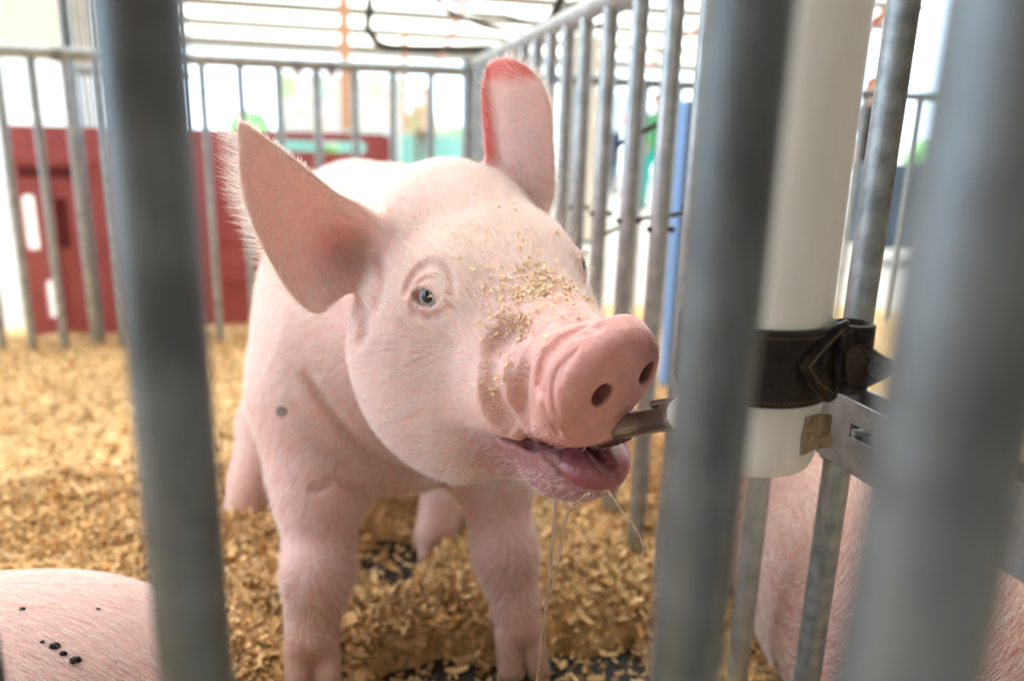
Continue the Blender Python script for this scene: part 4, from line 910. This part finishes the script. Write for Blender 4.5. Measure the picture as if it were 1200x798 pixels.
# mural banner and stalls
ma = bpy.data.materials.new('painted_banner'); ma.use_nodes = True; nt = ma.node_tree; b_ = nt.nodes['Principled BSDF']; tc = nt.nodes.new('ShaderNodeTexCoord'); nz = nt.nodes.new('ShaderNodeTexNoise'); nz.inputs['Scale'].default_value = .9; nz.inputs['Distortion'].default_value = 2.5; nz.inputs['Detail'].default_value = 1
cr = nt.nodes.new('ShaderNodeValToRGB'); els = cr.color_ramp.elements; els[0].position = .30; els[0].color = (.52, .74, .40, 1); els[1].position = .72; els[1].color = (.40, .66, .66, 1)
for p_, c_ in ((.42, (.78, .80, .82, 1)), (.50, (.74, .64, .80, 1)), (.58, (.85, .76, .6, 1))): e_ = els.new(p_); e_.color = c_
nt.links.new(tc.outputs['Object'], nz.inputs['Vector']); nt.links.new(nz.outputs['Fac'], cr.inputs[0]); nt.links.new(cr.outputs[0], b_.inputs['Base Color'])
a, b = at_y(326, 100, 18), at_y(470, 100, 18); bn_ = empty('banner', ((a[0]+b[0])/2, 18, 0), 'colourful green and lilac banner far behind the back fence', 'banner'); MB().box(((a[0]+b[0])/2, 18, 1.25), (b[0]-a[0], .04, 1.5), .01).build('cloth', ma, bn_); [MB().tube([(q, 18.04, -.05), (q, 18.04, 2.05)], .03, 8).build('post', M['galv'], bn_) for q in (a[0], b[0])]
M['teal'] = mat('teal_cloth', (.25, .55, .52), .8); M['cloth_white'] = mat('white_cloth', (.85, .86, .88), .7); M['leaf'] = noisy('green_foliage', (.06, .20, .04), (.20, .42, .12), 4, .8)
for i, (px, y_, c_) in enumerate(((425, 16, 'teal'), (478, 16.8, 'cloth_white'), (500, 15.5, 'teal'), (548, 19.3, 'teal'), (345, 17, 'teal'), (700, 17, 'teal'))):
    p = at_y(px, 168, y_); o = empty('stall_table', (p[0], y_, 0), ['teal-covered stall table left of the far middle stalls', 'white-covered stall table between two teal ones', 'nearest teal-covered stall table far behind the back fence', 'teal-covered stall table by the fence corner post', 'teal-covered stall table below the banner', 'teal-covered stall table seen between the side fence bars'][i], 'table', 'far stall tables')
    MB().box((p[0], y_, .40), (.95, .6, .74), .03).build('cloth', M[c_], o); MB().box((p[0], y_, .79), (1.0, .65, .03), .01).build('table_top', M['cloth_white'], o)
# bushes in the sun outside
for i, px in enumerate((330, 385, 440, 505, 575, 1000, 1095)):
    y_ = 30+5*(i % 2); p = at_y(px, 150, y_); bb = []
    for k_ in range(9): bb.append(P_ell((p[0]+rng.uniform(-1.2, 1.2), y_+rng.uniform(-.6, .6), .7+rng.uniform(-.5, .5)), (rng.uniform(.4, .8),)*3, .1))
    V, Q = polygonise(bb, np.arange(p[0]-2.6, p[0]+2.6, .16).astype(f32), np.arange(y_-2, y_+2, .16).astype(f32), np.arange(-.7, 2.4, .16).astype(f32)); V = V+rng.normal(size=V.shape)*.05
    tag(np_obj('bush', V, Q, M['leaf']), ['leftmost green bush outside, above the red board', 'green bush outside, behind the banner', 'green bush outside, just right of the banner', 'green bush outside, near the tan-topped person', 'green bush outside, by the fence corner post', 'green bush outside, right of the white pipe', 'green bush outside, rightmost, above the slate-blue crate'][i], 'bush', 'bushes outside the barn')
# ================================================================== people far behind
def person(px, y, h, shirt, trousers, hair, label, pose=0., face=180):
    x = at_y(px, 200, y)[0]; k = h/1.75; s = lambda *p: np.array([x, y, 0])+np.array(p)*k
    rr = lambda v: v*k
    pr = [P_ell(s(0, 0, 1.62), (rr(.078), rr(.095), rr(.115)), .02), P_cone(s(0, .01, 1.42), s(0, 0, 1.55), rr(.055), rr(.05), .03), P_ell(s(0, 0, 1.28), (rr(.185), rr(.11), rr(.19)), .05), P_ell(s(0, 0, 1.05), (rr(.155), rr(.105), rr(.17)), .06), P_ell(s(0, 0, .92), (rr(.17), rr(.12), rr(.12)), .05),
          P_ell(s(0, -.095, 1.61), (rr(.014), rr(.022), rr(.022)), .012)]
    for d in (-1, 1):
        pr += [P_cone(s(d*.19, 0, 1.40), s(d*.25, .02+pose*.1, 1.12), rr(.052), rr(.042), .04), P_cone(s(d*.25, .02+pose*.1, 1.12), s(d*(.24-.1*abs(pose)), -.10-pose*.12, .90+.12*abs(pose)), rr(.040), rr(.028), .02), P_ell(s(d*(.24-.1*abs(pose)), -.12-pose*.12, .86+.12*abs(pose)), (rr(.03), rr(.025), rr(.055)), .02),
               P_cone(s(d*.09, 0, .90), s(d*.10, -.02, .50), rr(.088), rr(.062), .05), P_cone(s(d*.10, -.02, .50), s(d*.11, .02, .09), rr(.060), rr(.042), .03), P_ell(s(d*.115, -.05, .045), (rr(.048), rr(.13), rr(.045)), .03), P_ell(s(d*.08, .0, 1.62), (rr(.012), rr(.02), rr(.032)), .008)]
    lo = s(-.36, -.30, -.02); hi = s(.36, .24, 1.80); V, Q = polygonise(pr, *[np.arange(a, b, .016).astype(f32) for a, b in zip(lo, hi)])
    z = (V[:, 2])/k; C = np.tile(np.array(shirt, f32), (len(V), 1)); ax_ = np.abs(V[:, 0]-x)/k
    C = lerp(C, trousers, (z < .93)*(ax_ < .215)*1.); skin = (.62, .38, .28); C = lerp(C, skin, ((z > 1.455) | ((ax_ > .2-.1*abs(pose)) & (z < 1.16-.0*pose) & (z > .75)))*1.)
    C = lerp(C, (.05, .04, .04), (z < .08)*1.)
    o = np_obj('person', V, Q, flake_mat('clothed_figure')); color_attr(o.data, C); tag(o, label, 'person')
    hv = P_ell(s(0, .025, 1.655), (rr(.092), rr(.100), rr(.105)), .01); cut = P_ell(s(0, -.12, 1.58), (rr(.10), rr(.09), rr(.11)), .01, 's'); V, Q = polygonise([hv, cut], *[np.arange(a, b, .014).astype(f32) for a, b in zip(s(-.15, -.2, 1.45), s(.15, .2, 1.80))])
    np_obj('hair', V, Q, mat('hair_'+label[:8], hair, .6), o); 
    for d in (-1, 1): MB().add(*sphere_cap(s(d*.03, -.088, 1.64), (0, -1, 0), rr(.012), .01, 3.1, 5, 8)).build('eye', M['black'], o)
    MB().add(*sphere_cap(s(0, -.086, 1.555), (0, -1, 0), rr(.014), .01, 3.1, 4, 8)).build('mouth', mat('mouth_red', (.4, .12, .1), .6), o)
person(742, 12, 1.55, (.85, .12, .38), (.02, .02, .03), (.03, .02, .02), 'person in a pink top and black trousers between the side fence bars', .6)
person(766, 7.8, 1.22, (.08, .34, .14), (.02, .42, .38), (.04, .03, .02), 'small person in a green top and teal trousers by the side fence', .3)
person(713, 10, 1.6, (.62, .80, .84), (.03, .04, .09), (.10, .06, .03), 'person in a pale blue top and navy trousers between the side fence bars')
person(1012, 5.2, 1.22, (.015, .015, .02), (.012, .014, .02), (.35, .06, .03), 'red-haired person in black seen right of the white pipe', .2)
person(496, 14.5, 1.6, (.55, .42, .30), (.18, .16, .12), (.08, .05, .03), 'person in a tan top far behind the back fence')
person(12, 16, 1.5, (.80, .40, .50), (.5, .5, .55), (.1, .06, .03), 'person in pink at the far left edge behind the red board')
